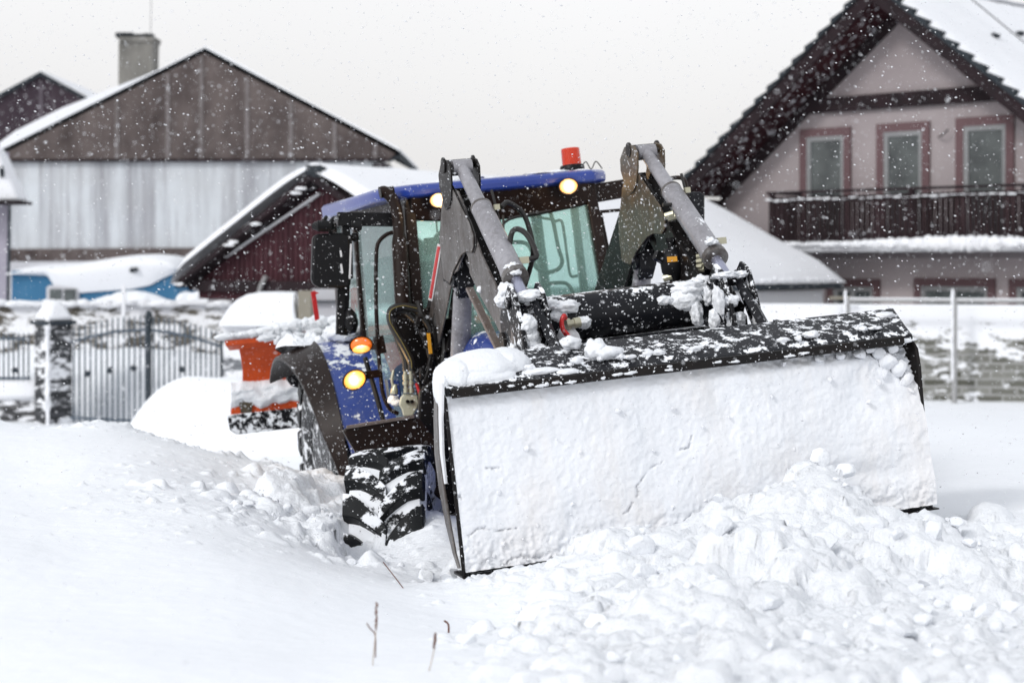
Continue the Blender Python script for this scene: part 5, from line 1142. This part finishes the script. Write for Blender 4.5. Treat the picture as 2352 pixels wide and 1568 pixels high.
b.bar(at(284, 655, 29.2), at(284, 790, 29.2), .06, .06); b.box(tuple(at(268, 662, 29.1))[:2] + (at(268, 662, 29.1).z - .3,), tuple(at(330, 650, 29.4))[:2] + (at(330, 650, 29.4).z,)) if False else None
tag(obj('fence_post', b, M['snow_far'], None), 'white snow-coated post standing behind the arched gate', 'post')

# ---------- gate, pillars, railings at depth 26
DG = 26.0
def bars(name, xs_, top, bot, rails, lab, cat, post=None, grp=None, rr=.014, d_=DG, mids=None):
    o0 = at(xs_[0], 600, d_); e_ = empty(name, (o0.x, d_, 0), lab, cat, grp)
    for x in xs_:
        b = MB(); p, q = at(x, top(x), d_), at(x, bot, d_); b.loft([(p.x - o0.x, 0, p.z), (p.x - o0.x, 0, p.z - .05), (q.x - o0.x, 0, q.z)], [.004, rr, rr], 6); obj('bar', b, M['iron_snow'], e_)
    for f_ in rails:
        b = MB(); pts = [at(x, f_(x), d_ - .01) for x in np.linspace(xs_[0] - 4, xs_[-1] + 4, 12)]
        b.loft([(p.x - o0.x, -.02, p.z) for p in pts], .022, 6); obj('rail', b, M['iron_snow'], e_)
    if mids:
        for x, y in mids:
            p = at(x, y, d_); b = MB(); b.lathe((p.x - o0.x, -.05, p.z), (p.x - o0.x, 0, p.z), [(0, .045), (.03, .05)], 12); obj('rosette', b, M['iron'], e_)
    return e_, o0
def a1(x): return float(np.interp(x, [138, 205, 264, 331, 345], [792, 774, 761, 757, 757]))
def a2(x): return float(np.interp(x, [352, 390, 440, 480, 515], [758, 763, 774, 786, 798]))
g1, o1 = bars('iron_gate', list(np.arange(157, 336, 12.7)), lambda x: a1(x) - 34, 976, [a1, lambda x: 957 + (x - 138) * .05], 'left leaf of the arched iron gate beside the stone pillar', 'gate', mids=[(201, 858), (254, 850), (308, 845)])
b = MB(); p, q = at(148, 760, DG), at(148, 982, DG); b.bar((p.x - o1.x, 0, p.z), (q.x - o1.x, 0, q.z), .09, .06, (0, 1, 0)); obj('stile', b, M['iron'], g1)
g2, o2 = bars('iron_gate', list(np.arange(353, 514, 12.0)), lambda x: a2(x) - 34, 976, [a2, lambda x: 966.], 'right leaf of the arched iron gate behind the snow mound', 'gate', mids=[(418, 848)])
b = MB(); p, q = at(342, 738, DG), at(342, 982, DG); b.bar((p.x - o2.x, 0, p.z), (q.x - o2.x, 0, q.z), .07, .06, (0, 1, 0)); obj('stile', b, M['iron'], g2); b = MB()
fb = MB(); [blob(fb, (at(342, yy, DG).x - o2.x, 0, at(342, yy, DG).z), (.05, .05, .06), 2, .3) for yy in (722, 730, 738, 748, 758)]; obj('finial', fb, M['iron'], g2)
p, q = at(510, 770, DG), at(510, 940, DG); b.bar((p.x - o2.x, 0, p.z), (q.x - o2.x, 0, q.z), .05, .05, (0, 1, 0)); obj('stile', b, M['iron'], g2)
bars('iron_railing', list(np.arange(-60, 76, 11.4)), lambda x: 762 + .02 * x, 882, [lambda x: 778., lambda x: 868.], 'short run of iron railing left of the stone pillar', 'railing', mids=[(35, 891 - 0)] if False else [(35, 850)], d_=26.3)
M['stonedark'] = stone_mat('dark_pillar_stone', (.06, .062, .068), (.035, .037, .041), -.03, .0, .35, .11, 0, 2)
def pillar(px0, px1, top, bot, d_, lab, ang=.7):
    a_, c_ = at(px0, top, d_), at(px1, bot, d_); cx_ = (a_.x + c_.x) / 2; w_ = (c_.x - a_.x) / (2 * 1.2)
    e_ = empty('gate_pillar', (cx_, d_ + .2, 0), lab, 'pillar'); e_.rotation_euler = (0, 0, ang)
    obj('shaft', MB().box((-w_, -w_, c_.z - .3), (w_, w_, a_.z)), M['stonedark'], e_, .01)
    obj('cap_slab', MB().box((-w_ - .05, -w_ - .05, a_.z), (w_ + .05, w_ + .05, a_.z + .06)), M['iron'], e_, .01)
    b = MB(); z0 = a_.z + .06; k = .30; b.add([(-w_ - .05, -w_ - .05, z0), (w_ + .05, -w_ - .05, z0), (w_ + .05, w_ + .05, z0), (-w_ - .05, w_ + .05, z0), (-w_ * .5, -w_ * .5, z0 + k), (w_ * .5, -w_ * .5, z0 + k), (w_ * .5, w_ * .5, z0 + k), (-w_ * .5, w_ * .5, z0 + k)], [(0, 3, 2, 1), (4, 5, 6, 7), (0, 1, 5, 4), (1, 2, 6, 5), (2, 3, 7, 6), (3, 0, 4, 7)]); obj('snow_cap', b, M['snow_far'], e_, .08)
    b = MB()
    for q_ in range(14): blob(b, (-w_ - .0, -w_ - .0, c_.z + (a_.z - c_.z) * (q_ / 13)), (random.uniform(.02, .05), random.uniform(.02, .05), .12), 2, .4)
    obj('corner_snow', b, M['snow_far'], e_); return e_
pillar(77, 152, 746, 985, 25.8, 'square stone gate pillar capped with a snow block', .75)
M['stonelow'] = stone_mat('low_wall_stone', (.085, .085, .085), (.05, .05, .055), -.02, .02, .35, .10, -.3, .4)
a_, c_ = at(-80, 920, 26.2), at(92, 985, 26.2)
o = obj('low_wall', MB().box((a_.x, 0, c_.z - .3), (c_.x, .4, a_.z)), M['stonelow'], None, .02); o.location = (0, 26.2, 0); tag(o, 'low dark stone plinth under the iron railing', 'wall')
o = obj('wall_snow', MB().box((a_.x, -.05, a_.z), (c_.x, .45, at(0, 874, 26.2).z)), M['snow_far'], None, .08); o.location = (0, 26.2, 0); tag(o, kind='stuff')
# drift at the foot of the plinth
# ---------- snow-capped brick wall right of the gate, concrete post and white garage
D7 = 25.5
M['brickgrey'] = stone_mat('grey_brick', (.30, .31, .33), (.20, .21, .23), .0, .05, .30, .07, .4, 1.7)
a_, c_ = at(512, 746, D7), at(800, 900, D7)
o = obj('brick_wall', MB().box((a_.x, 0, -.2), (c_.x, .3, a_.z)), M['brickgrey'], None, .01); o.location = (0, D7, 0); tag(o, 'grey brick wall under a deep smooth snow cap', 'wall')
bank('snow_drift', [511, 516, 528, 545, 570, 600, 640, 680, 690], [746, 728, 706, 688, 675, 670, 669, 670, 746], D7 + .15, .38, a_.z - .01, 'deep smooth snow cap lying on the grey brick wall', 'snow drift', jit=0)
a_, c_ = at(684, 668, D7 - .2), at(716, 900, D7 - .2); o = obj('concrete_post', MB().box((a_.x, 0, -.2), (c_.x, .3, a_.z)), M['beigepost'], None, .02); o.location = (0, D7 - .2, 0); tag(o, 'beige concrete post at the end of the snow-capped brick wall', 'post')
e = empty('white_garage', (at(760, 600, 27).x, 27, 0), label='white garage front just behind the concrete post', cat='garage')
rel(e, 'wall', MB().slab([at(716, 664, 27), at(1000, 664, 27), at(1000, 900, 27), at(716, 900, 27)], (0, .25, 0)), M['plaster_pale'])
rel(e, 'trim', MB().slab([at(716, 690, 26.9), at(900, 690, 26.9), at(900, 694, 26.9), at(716, 694, 26.9)], (0, .1, 0)), M['iron'])

# ---------- long red shed with the snow-loaded roof
ANG = -math.atan2(.697, .717)
o = at(715, 395, 28.0); SH = Frame('red_shed', (o.x, o.y), ANG, label='long shed with dark red gable and thick white snow on its roof', cat='shed')
apx, lev = SH(715, 397, -.3), SH(404, 646, -.3); hw_ = apx.x - lev.x; ax_ = apx.x; LEN = 8.7
rgt = Vector((ax_ + hw_, -.3, lev.z))
g = SH(712, 410, 0); gz = apx.z - .16
gbm = MB(); gbm.slab([(ax_, 0, apx.z - .15), (ax_ - hw_ + .25, 0, lev.z), (ax_ - hw_ + .25, 0, lev.z - .30), (ax_ + hw_ - .2, 0, lev.z - .30), (ax_ + hw_ - .2, 0, lev.z)], (0, .1, 0))
x = ax_ - hw_ + .35
while x < ax_ + hw_ - .3:
    zt_ = apx.z - .2 - abs(x - ax_) * (apx.z - lev.z) / hw_; gbm.box((x, -.025, lev.z - .05), (x + .035, -.001, zt_)); x += .13
obj('gable', gbm, M['redboards'], SH.e)
obj('gable_foot', MB().box((ax_ - hw_ + .1, -.12, lev.z - .16), (ax_ + hw_, .0, lev.z + .02)), M['darktrim'], SH.e)
obj('wall', MB().box((ax_ - hw_ + .35, .12, -.2), (ax_ + hw_ - .08, LEN - .1, lev.z - .17)), M['snow_far'], SH.e)
b = MB()
for s in (-1, 1):
    p0, p1 = Vector((ax_, -.32, apx.z)), Vector((ax_ + s * hw_, -.32, lev.z)); b.slab([p0, p1, p1 + Vector((0, 0, -.11)), p0 + Vector((0, 0, -.12))], (0, LEN + .6, 0))
rf_ = obj('roof', b, M['darktrim'], SH.e)
b = MB()
for t in (.06, .10, .38, .55, .58, .97): p = Vector((ax_, -.33, apx.z - .14)).lerp(Vector((ax_ - hw_, -.33, lev.z - .1)), t); blob(b, p, (.14, .02, .025), 2, .5)
b.bar(Vector((ax_ - .1, -.05, apx.z - .32)), Vector((ax_ - hw_ * .7, -.05, lev.z + .42)), .03, .03); obj('verge_snow', b, M['snow_far'], rf_)
def roofsnow(uu, vv):
    yy_ = -.36 + (LEN + .75) * vv; s_ = (uu * 2 - 1); thk = .30 - .14 * vv + .025 * fbm(yy_ * .4, s_ * 2, 2, 3); ed = np.clip((1 - np.abs(s_)) * 9, 0, 1) ** .5
    endr = np.clip((vv) * 90 + .25, 0, 1) ** .5 * np.clip((1 - vv) * 30, 0, 1) ** .5
    x_ = ax_ + s_ * (hw_ + .10); base = apx.z - np.abs(s_) * (apx.z - lev.z); round_ = -.12 * np.exp(-(s_ / .12) ** 2)
    return x_, yy_, base + (thk + .0) * ed * endr + round_ * endr - .04 * (1 - ed * endr)
snow_sheet('roof_snow', roofsnow, 90, 160, M['snow_far'], SH.e)
b = MB()
for k in range(70):
    y = LEN * k / 69; blob(b, (ax_ + hw_ + .05, y, lev.z - .0), (.05, .09, .04 + .03 * random.random()), 2, .4)
obj('eave_snow', b, M['snow_far'], rf_)
b = MB(); b.lathe((ax_ + hw_ + .06, -.3, lev.z - .10), (ax_ + hw_ + .06, LEN + .3, lev.z - .10), [(0, .05), (LEN + .6, .05)], 8); obj('gutter', b, M['iron'], rf_)
b = MB(); blob(b, (ax_ + .12, -.33, apx.z + .03), (.22, .05, .09), 3, .5); obj('ridge_cap', b, M['slate'], rf_)
b = MB(); b.tube([(ax_ - 1.3, -.2, lev.z + .1), (ax_ - 1.5, -.2, lev.z - .3), (ax_ - 1.55, -.2, .4)], .04, 6); obj('downpipe', b, M['postgrey'], SH.e)

# ---------- pink house
PK = Frame('pink_house', (5.65, 34.3), ANG, label='pink-grey house with steep dark-edged gable, rose window surrounds and balcony', cat='house')
E_ = PK.e; OV = -.95
A = PK(2006, -34, OV); Lt = PK(1590, 404, OV)
sl = (A.z - Lt.z) / (A.x - Lt.x); TH = .20
lx = Lt.x - .15; lz = A.z - (A.x - lx) * sl; rx = A.x + 8.0; rz = A.z - 8.0 * sl
zw = lambda x: A.z - TH * 1.45 - abs(x - A.x) * sl
wl0 = PK(1660, 520, 0).x; wr0 = A.x + (A.x - wl0)
b = MB(); b.slab([(A.x, 0, zw(A.x)), (wl0, 0, zw(wl0)), (wl0, 0, -.2), (wr0 + 1.5, 0, -.2), (wr0 + 1.5, 0, zw(wr0 + 1.5))], (0, 9, 0)); obj('wall', b, M['pinkwall'], E_)
b = MB()
for s, X, Z in ((-1, lx, lz), (1, rx, rz)):
    b.slab([(A.x, OV, A.z), (X, OV, Z), (X, OV, Z - TH * 1.4), (A.x, OV, A.z - TH * 1.4)], (0, 10.5, 0))
rf_ = obj('roof', b, M['darkred'], E_)
b = MB()   # barge boards
for s, X, Z in ((-1, lx, lz), (1, rx, rz)):
    b.slab([(A.x, OV - .04, A.z + .02), (X, OV - .04, Z + .02), (X, OV - .04, Z - TH * 1.5), (A.x, OV - .04, A.z - TH * 1.5)], (0, .05, 0))
obj('barge_board', b, M['darktrim'], rf_)
b = MB()   # inner trim where wall meets soffit
for s, X in ((-1, wl0), (1, wr0 + 1.4)):
    b.slab([(A.x, -.08, zw(A.x) + .0), (X, -.08, zw(X) + .0), (X, -.08, zw(X) - .28), (A.x, -.08, zw(A.x) - .28)], (0, .07, 0))
obj('soffit_trim', b, M['darktrim'], rf_)
b = MB(); n_ = 26   # stepped tile ends along both verges
for s, X, Z in ((-1, lx, lz), (1, rx, rz)):
    Ls = math.hypot(X - A.x, Z - A.z); nt_ = int(Ls / .36)
    for k in range(nt_):
        t0, t1 = k / nt_, (k + 1) / nt_; p0, p1 = Vector((A.x + (X - A.x) * t0, 0, A.z + (Z - A.z) * t0)), Vector((A.x + (X - A.x) * t1, 0, A.z + (Z - A.z) * t1))
        b.slab([(p0.x, OV - .10, p0.z + .02), (p1.x, OV - .10, p1.z + .02), (p1.x, OV - .10, p1.z + .15), (p0.x, OV - .10, p0.z + .06)], (0, .25, 0))
obj('verge_tile', b, M['slate'], rf_)
def pksn(side):
    def f(uu, vv):
        X, Z = (lx, lz) if side < 0 else (rx, rz); x_ = A.x + (X - A.x) * uu; z_ = A.z + (Z - A.z) * uu; yy_ = OV + .02 + 10.5 * vv
        st = ((uu * math.hypot(X - A.x, Z - A.z) / .36) % 1.0); thk = (.26 if side < 0 else .17) + .02 * fbm(x_ * 1.2, yy_ * 1.2, 3, 3) - .035 * st * (side > 0)
        ed = np.clip(vv * 60, 0, 1) ** .5
        return x_, yy_ + .0 * ed, z_ + thk * (.35 + .65 * ed)
    return f
snow_sheet('roof_snow', pksn(-1), 160, 60, M['snow_far'], rf_); snow_sheet('roof_snow', pksn(1), 260, 90, M['snow_far'], rf_)
b = MB()
for px, py in ((2337, 20), (2478, 30), (2430, 95), (2375, 20 + 20)):
    q = PK((1660 + 0) * 0 + px * .0 + 0 + px, py, 2.0) if False else None
for yy_, tt in ((1.2, .16), (2.6, .13), (2.2, .30), (4.0, .22)): blob(b, (A.x + 8 * tt, yy_, A.z - 8 * sl * tt + .17), (.10, .10, .05), 2, .5)
obj('bare_tile', b, M['slate'], rf_)
b = MB(); b.tube([(A.x + .3, .6, A.z + .5), (A.x + 2.5, .8, A.z - 2.1 * sl + .25), (A.x + 6.0, 1.2, A.z - 5.7 * sl + .15)], .012, 5); obj('roof_cable', b, M['hose'], rf_)
M['pinklow'] = wallmat('pink_plaster_shade_lift', (.50, .44, .445), (.38, .33, .335), (.55, .55, .35), .8)  # lighter copy of the pink wall plaster, makes up for the balcony's shade
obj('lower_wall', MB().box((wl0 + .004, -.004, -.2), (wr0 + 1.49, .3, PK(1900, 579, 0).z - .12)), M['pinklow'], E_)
# collar beam
p0, p1 = PK(1838, 232, -.10), PK(2266, 196, -.10); b = MB(); b.slab([(p0.x - .4, -.12, p0.z + .02), (p1.x + .4, -.12, p0.z + .02), (p1.x + .4, -.12, p0.z - .26), (p0.x - .4, -.12, p0.z - .26)], (0, .11, 0)); obj('collar_beam', b, M['darktrim'], E_)
def window(x0, y0, x1, zb, fr=.16, lab=None, refx=None, sill=False, mull=False):
    p, q = PK(x0, y0, -.02), PK(x1, y0, -.02); zt_ = p.z; w_ = q.x - p.x; b = MB()
    b.box((p.x, -.05, zt_ - fr), (q.x, -.005, zt_)); b.box((p.x, -.05, zb), (p.x + fr, -.005, zt_ - fr)); b.box((q.x - fr, -.05, zb), (q.x, -.005, zt_ - fr))
    w = obj('window', b, M['pinktrim'], E_)
    b = MB(); b.box((p.x + fr, -.04, zt_ - fr - .09), (q.x - fr, .0, zt_ - fr)); b.box((p.x + fr, -.04, zb), (p.x + fr + .10, .0, zt_ - fr - .09)); b.box((q.x - fr - .07, -.04, zb), (q.x - fr, .0, zt_ - fr - .09))
    if mull: b.box(((p.x + q.x) / 2 - .05, -.045, zb), ((p.x + q.x) / 2 + .05, .0, zt_ - fr - .09))
    obj('frame', b, M['winframe'], w)
    obj('pane', MB().box((p.x + fr + .05, -.015, zb), (q.x - fr - .05, -.004, zt_ - fr - .05)), M['pane'], w)
zb_ = PK(1900, 578, 0).z
window(1838, 298, 1955, zb_); window(2014, 286, 2136, zb_); window(2196, 272, 2330, zb_); window(2420, 250, 2560, zb_)
window(1900, 640, 2022, .3, .15, mull=True); window(2100, 638, 2287, .3, .15, mull=True); window(2318, 640, 2480, .3, .15, mull=True)
# reveal shadow side of the openings is real depth: white reveals set back
# balcony
by = -1.05
b0, b1 = PK(1768, 441, by), PK(2352, 427, by); zt_ = b0.z; zb2 = PK(1780, 553, by).z; xr = b1.x + 3.2
sb = MB().box((b0.x - .02, by - .06, zb2 - .22), (xr, -.01, zb2 - .10)); bal = obj('balcony', sb, M['plaster_grey'], E_, .01)
b = MB(); b.box((b0.x - .05, by - .05, zt_ - .05), (xr, by + .05, zt_)); b.box((b0.x - .05, by + .05, zt_ - .05), (b0.x + .05, -.02, zt_)); b.box((b0.x, by - .01, zb2 + .05), (xr, by + .03, zb2 + .10)); b.box((b0.x, by - .01, zt_ - .22), (xr, by + .03, zt_ - .16))
for t in (0, .36, .62, .64, .8, .98): b.box((b0.x + t * (xr - b0.x), by - .03, zb2), (b0.x + t * (xr - b0.x) + .10, by + .05, zt_ - .05))
obj('balcony_rail', b, M['darktrim'], bal)
b = MB(); x = b0.x + .05; M['slat'] = wallmat('dark_balcony_slat', (.014, .009, .010), (.04, .024, .028), (3, 3, 1), .8, snow=.1)
while x < xr: b.box((x, by - .035, zb2 - .02 + random.uniform(-.015, .015)), (x + .080, by - .012, zt_ - .10)); x += .108
y_ = by + .1
while y_ < -.1: b.box((b0.x - .02, y_, zb2), (b0.x + .01, y_ + .085, zt_ - .10)); y_ += .125
obj('balcony_slat', b, M['slat'], bal)
b = MB(); b.box((b0.x - .05, by - .10, zb2 - .11), (xr, by + .4, zb2 - .06)); 
for k in range(60): x = b0.x + (xr - b0.x) * k / 59; blob(b, (x, by - .03, zb2 - .08), (.12, .10, .05 + .09 * float(sstep(.1, .5, k / 59) * sstep(.75, .5, k / 59)) + .02 * random.random()), 2, .3)
for k in range(46): x = b0.x + (xr - b0.x) * k / 45; blob(b, (x, by - .03, zt_ - .15 - .03 * random.random()), (.09, .035, random.uniform(.006, .025)), 2, .4)
obj('balcony_snow', b, M['snow_far'], bal)
b = MB(); b.tube([(wl0 + .9, -.03, zt_ + 1.7), (wl0 + .86, -.03, zt_ + 1.2), (wl0 + .92, -.03, zt_ + .5)], .012, 5); obj('wall_cable', b, M['hose'], E_)
b = MB(); q = PK(2155, 315, -.05); b.tube([q, q + Vector((.15, -.12, .02)), q + Vector((.28, -.12, .12))], .015, 5); obj('wall_hook', b, M['hose'], E_)
q = PK(1648, 470, -.3); obj('eave_bracket', MB().box((wl0 - .15, -.5, q.z - .9), (wl0 + .02, -.02, q.z + .1)), M['darktrim'], E_)

# ---------- street fence and wall on the right
FR = Frame('fence_base', (at(2192, 600, 28).x, 28), ANG * .35)
bpy.data.objects.remove(FR.e)
def fw(px, py, y=0): v = FR(px, py, y); return Vector((FR.R @ np.array(v) + FR.T).tolist())
M['wallright'] = stone_mat('greenish_brick', (.085, .085, .068), (.26, .26, .24), -.07, .24, .42, .13, .75, 1.75, mort=(.30, .30, .29))
a_, c_ = FR(1690, 706, .5), FR(2700, 706, .5); o = obj('garden_wall', MB().box((a_.x, .5, -.3), (c_.x, .75, FR(2192, 700, .5).z)), M['wallright'], None, .02)
o.location = (FR.T[0], FR.T[1], 0); o.rotation_euler = (0, 0, ANG * .35); tag(o, 'greenish brick garden wall plastered with wind-blown snow', 'wall')
fe = empty('metal_fence', (FR.T[0], FR.T[1], 0), 'grey metal post and rail fence before the snow-plastered wall', 'fence'); fe.rotation_euler = (0, 0, ANG * .35)
for px in (1946, 2192, 2475):
    p, q = FR(px, 684, 0), FR(px, 935, 0); b = MB(); b.lathe((p.x, 0, -.1), (p.x, 0, p.z), [(0, .045), (p.z + .1, .045)], 12); po = obj('post', b, M['postgrey'], fe)
    b = MB(); [blob(b, (p.x - .03, -.03, -.0 + (p.z) * k / 9), (.025, .03, .14), 2, .4) for k in range(3, 10)]; obj('post_snow', b, M['snow_far'], po)
for a0, a1_ in ((1946, 2192), (2192, 2475)):
    p, q = FR(a0, 691, 0), FR(a1_, 691, 0); b = MB(); z_ = FR(2192, 691, 0).z; b.bar((p.x, 0, z_), (q.x, 0, z_), .04, .05); obj('rail', b, M['postgrey'], fe)
    b = MB(); b.bar((p.x, 0, z_ + .035), (q.x, 0, z_ + .035), .035, .02); obj('rail_snow', b, M['snow_far'], fe)
# short hooked fence end by the shed eave
b = MB(); q = fw(1905, 684, .2); b.bar(q, q + Vector((.35, 0, 0)), .05, .05); tag(obj('wall_bracket', b, M['beigepost'], None), 'short beige bracket at the corner under the shed eave', 'bracket')

# ================================================================== DRY STALKS
m_st = plain('dry_stem', (.42, .33, .25), .8); m_sh = plain('dry_seed_head', (.16, .075, .055), .9)
def stalk(pts, d_, head, lab, r=.0016):
    w_ = [at(x, y, d_) for x, y in pts]; base = w_[-1].copy(); base.z = min(base.z, near_z(base.x, base.y)) - .02
    root = empty('dry_stalk', base, lab, 'dry stalk', None)
    b = MB(); b.tube([p - base for p in w_] + [Vector((0, 0, 0))], r, 5, 6); obj('stem', b, m_st if head else m_sh, root)
    if head:
        b = MB(); p0, p1 = w_[0] - base, w_[0].lerp(w_[1], head) - base
        for k in range(22): t = k / 21; p = p0.lerp(p1, t); blob(b, p + Vector((random.uniform(-.003, .003), random.uniform(-.003, .003), 0)), (.0028, .0028, .006), 1, .3)
        obj('seed_head', b, m_sh, root)
stalk([(865, 1385), (863, 1450), (858, 1500), (853, 1568)], 5.5, .9, 'upright dry grass stalk with brown seed head, taller of the two')
stalk([(1000, 1455), (997, 1490), (988, 1530), (975, 1568)], 5.4, .9, 'leaning dry grass stalk with brown seed head near the snow pile')
stalk([(842, 1430), (850, 1442), (862, 1460)], 5.7, 0, 'tiny dark twig beside the tall seed stalk', .0022)
stalk([(880, 1290), (915, 1335), (946, 1378)], 7.6, 0, 'thin dark twig lying on the snow below the tyre', .0024)
stalk([(705, 1345), (730, 1362), (760, 1382)], 7.2, 0, 'thin dark twig lying flat on the smooth snow', .002)
stalk([(1020, 1424), (1030, 1434)], 6.6, 0, 'short brown stub poking from the edge of the snow pile', .004)
stalk([(209, 1385), (216, 1390)], 6.8, 0, 'tiny speck of dead leaf on the left snowfield', .004)

# ================================================================== FALLING SNOW
v8 = np.array([(1, 0, 0), (-1, 0, 0), (0, 1, 0), (0, -1, 0), (0, 0, 1), (0, 0, -1)], float)
f8 = np.array([(0, 2, 4), (2, 1, 4), (1, 3, 4), (3, 0, 4), (2, 0, 5), (1, 2, 5), (3, 1, 5), (0, 3, 5)])
NF = 46000
d_ = np.where(rng.random(NF) < .30, rng.uniform(5.0, 9.5, NF), rng.uniform(8.0, 34, NF)); d_[:260] = rng.uniform(2.6, 5, 260)
x_ = rng.uniform(-.36, .36, NF) * d_; z_ = rng.uniform(-.27, .20, NF) * d_ + EYE; keep = z_ > 1.0; d_, x_, z_ = d_[keep], x_[keep], z_[keep]; NF = len(d_)
r_ = .0011 + .0038 * rng.random(NF) ** 3.0; r_ = np.where(d_ > 14, r_ * 1.6, r_); r_ = np.where(d_ < 7, r_ * .75, r_)
st_ = rng.uniform(.9, 1.5, NF)
stretch = np.stack([st_ * 1.25, np.ones(NF), np.ones(NF) * .9], 1)
Vf = v8[None] * (r_[:, None] * stretch)[:, None, :]
ang = rng.normal(-.35, .3, NF); ca, sa = np.cos(ang), np.sin(ang); X_ = Vf[:, :, 0] * ca[:, None] - Vf[:, :, 2] * sa[:, None]; Z_ = Vf[:, :, 0] * sa[:, None] + Vf[:, :, 2] * ca[:, None]
Vf = np.stack([X_ + x_[:, None], Vf[:, :, 1] + d_[:, None], Z_ + z_[:, None]], -1).reshape(-1, 3)
Ff = (f8[None] + 6 * np.arange(NF)[:, None, None]).reshape(-1, 3)
tag(fast_mesh('falling_snow', Vf, Ff, M['flake']), kind='stuff')

# loose pieces of one name become parts of their own
def islands(o):
    me = o.data; n = len(me.vertices); par = list(range(n))
    def find(a):
        while par[a] != a: par[a] = par[par[a]]; a = par[a]
        return a
    for e_ in me.edges:
        a, c = find(e_.vertices[0]), find(e_.vertices[1])
        if a != c: par[a] = c
    gr = {}
    for f_ in me.polygons: gr.setdefault(find(f_.vertices[0]), []).append(tuple(f_.vertices))
    return list(gr.values())
for o in [o for o in bpy.data.objects if o.type == 'MESH' and o.name.split('.')[0] in ('cab_handle', 'roof_fitting', 'pipe_fitting', 'bucket_hanger', 'bare_tile', 'port_fitting')]:
    gs = islands(o); nm = o.name.split('.')[0]
    if len(gs) < 2: continue
    co = [v.co.copy() for v in o.data.vertices]; m_ = o.data.materials[0]; pr__ = o.parent
    for g_ in gs:
        ids = sorted({i for f_ in g_ for i in f_}); mp = {i: k for k, i in enumerate(ids)}
        n_ = mesh_obj(nm, [co[i] for i in ids], [tuple(mp[i] for i in f_) for f_ in g_], m_, pr__)
    bpy.data.objects.remove(o)
for o in bpy.data.objects:
    if o.parent and o.type == 'MESH' and 'snow' in o.name and not o.get('kind'): o['kind'] = 'stuff'

# ================================================================== LIGHT, SKY, CAMERA
wld = bpy.data.worlds.new('World'); scn.world = wld; wld.use_nodes = True; nt = wld.node_tree
bg = nt.nodes['Background']; sky = N(nt, 'ShaderNodeTexSky'); sky.sky_type = 'NISHITA'; sky.sun_disc = False
SE, SA = math.radians(34), math.radians(-136)      # sun high behind the photographer's left shoulder, veiled by cloud
sky.sun_elevation = SE; sky.sun_rotation = SA; sky.dust_density = 4; sky.air_density = 1
hs_ = N(nt, 'ShaderNodeHueSaturation'); hs_.inputs['Saturation'].default_value = .12; hs_.inputs['Value'].default_value = .04; link(nt, sky.outputs[0], hs_.inputs['Color'])
# overcast layer: soft grey dome, brighter overhead, with slow cloud variation
tc = N(nt, 'ShaderNodeTexCoord'); sp_ = N(nt, 'ShaderNodeSeparateXYZ'); link(nt, tc.outputs['Generated'], sp_.inputs[0])
cr_ = N(nt, 'ShaderNodeValToRGB'); link(nt, sp_.outputs[2], cr_.inputs[0]); el_ = cr_.color_ramp.elements
el_[0].position = 0.0; el_[0].color = (.76, .745, .74, 1); el_[1].position = .5; el_[1].color = (.67, .70, .745, 1)
e1 = el_.new(.06); e1.color = (.74, .73, .725, 1); e2 = el_.new(.16); e2.color = (.80, .80, .81, 1)
cn = N(nt, 'ShaderNodeTexNoise'); cn.inputs['Scale'].default_value = 1.6; cn.inputs['Detail'].default_value = 4; link(nt, tc.outputs['Generated'], cn.inputs['Vector'])
cm = N(nt, 'ShaderNodeMapRange'); cm.inputs[1].default_value = .3; cm.inputs[2].default_value = .7; cm.inputs[3].default_value = .94; cm.inputs[4].default_value = 1.06; link(nt, cn.outputs[0], cm.inputs[0])
vm = N(nt, 'ShaderNodeVectorMath', operation='SCALE'); link(nt, cr_.outputs[0], vm.inputs[0]); link(nt, cm.outputs[0], vm.inputs['Scale'])
va = N(nt, 'ShaderNodeVectorMath', operation='ADD'); link(nt, vm.outputs[0], va.inputs[0]); link(nt, hs_.outputs[0], va.inputs[1])
link(nt, va.outputs[0], bg.inputs['Color']); bg.inputs['Strength'].default_value = 1.0
sd = bpy.data.lights.new('sun', 'SUN'); sd.energy = 1.1; sd.angle = math.radians(10); sd.color = (1, .98, .95); so = bpy.data.objects.new('sun', sd); COL.objects.link(so)
so.rotation_euler = Vector((math.sin(SA) * math.cos(SE), math.cos(SA) * math.cos(SE), math.sin(SE))).to_track_quat('Z', 'Y').to_euler()
cd = bpy.data.cameras.new('camera'); cam = bpy.data.objects.new('camera', cd); COL.objects.link(cam); scn.camera = cam
cam.location = (0, 0, EYE); cam.rotation_euler = (PI / 2, 0, 0); cd.sensor_fit = 'HORIZONTAL'; cd.sensor_width = 36; cd.lens = FPX / 2352 * 36; cd.shift_y = -(784 - HZ) / 2352
cd.clip_start = .1; cd.clip_end = 2000; cd.dof.use_dof = True; cd.dof.focus_distance = 8.6; cd.dof.aperture_fstop = 2.2
scn.view_settings.view_transform = 'Standard'; scn.view_settings.look = 'None'; scn.view_settings.exposure = 0; scn.view_settings.gamma = 1
scn.render.resolution_x, scn.render.resolution_y = 1024, 682
scn.cycles.max_bounces = 8; scn.cycles.diffuse_bounces = 3; scn.cycles.transparent_max_bounces = 16; scn.cycles.use_denoising = True; scn.cycles.caustics_reflective = False; scn.cycles.caustics_refractive = False
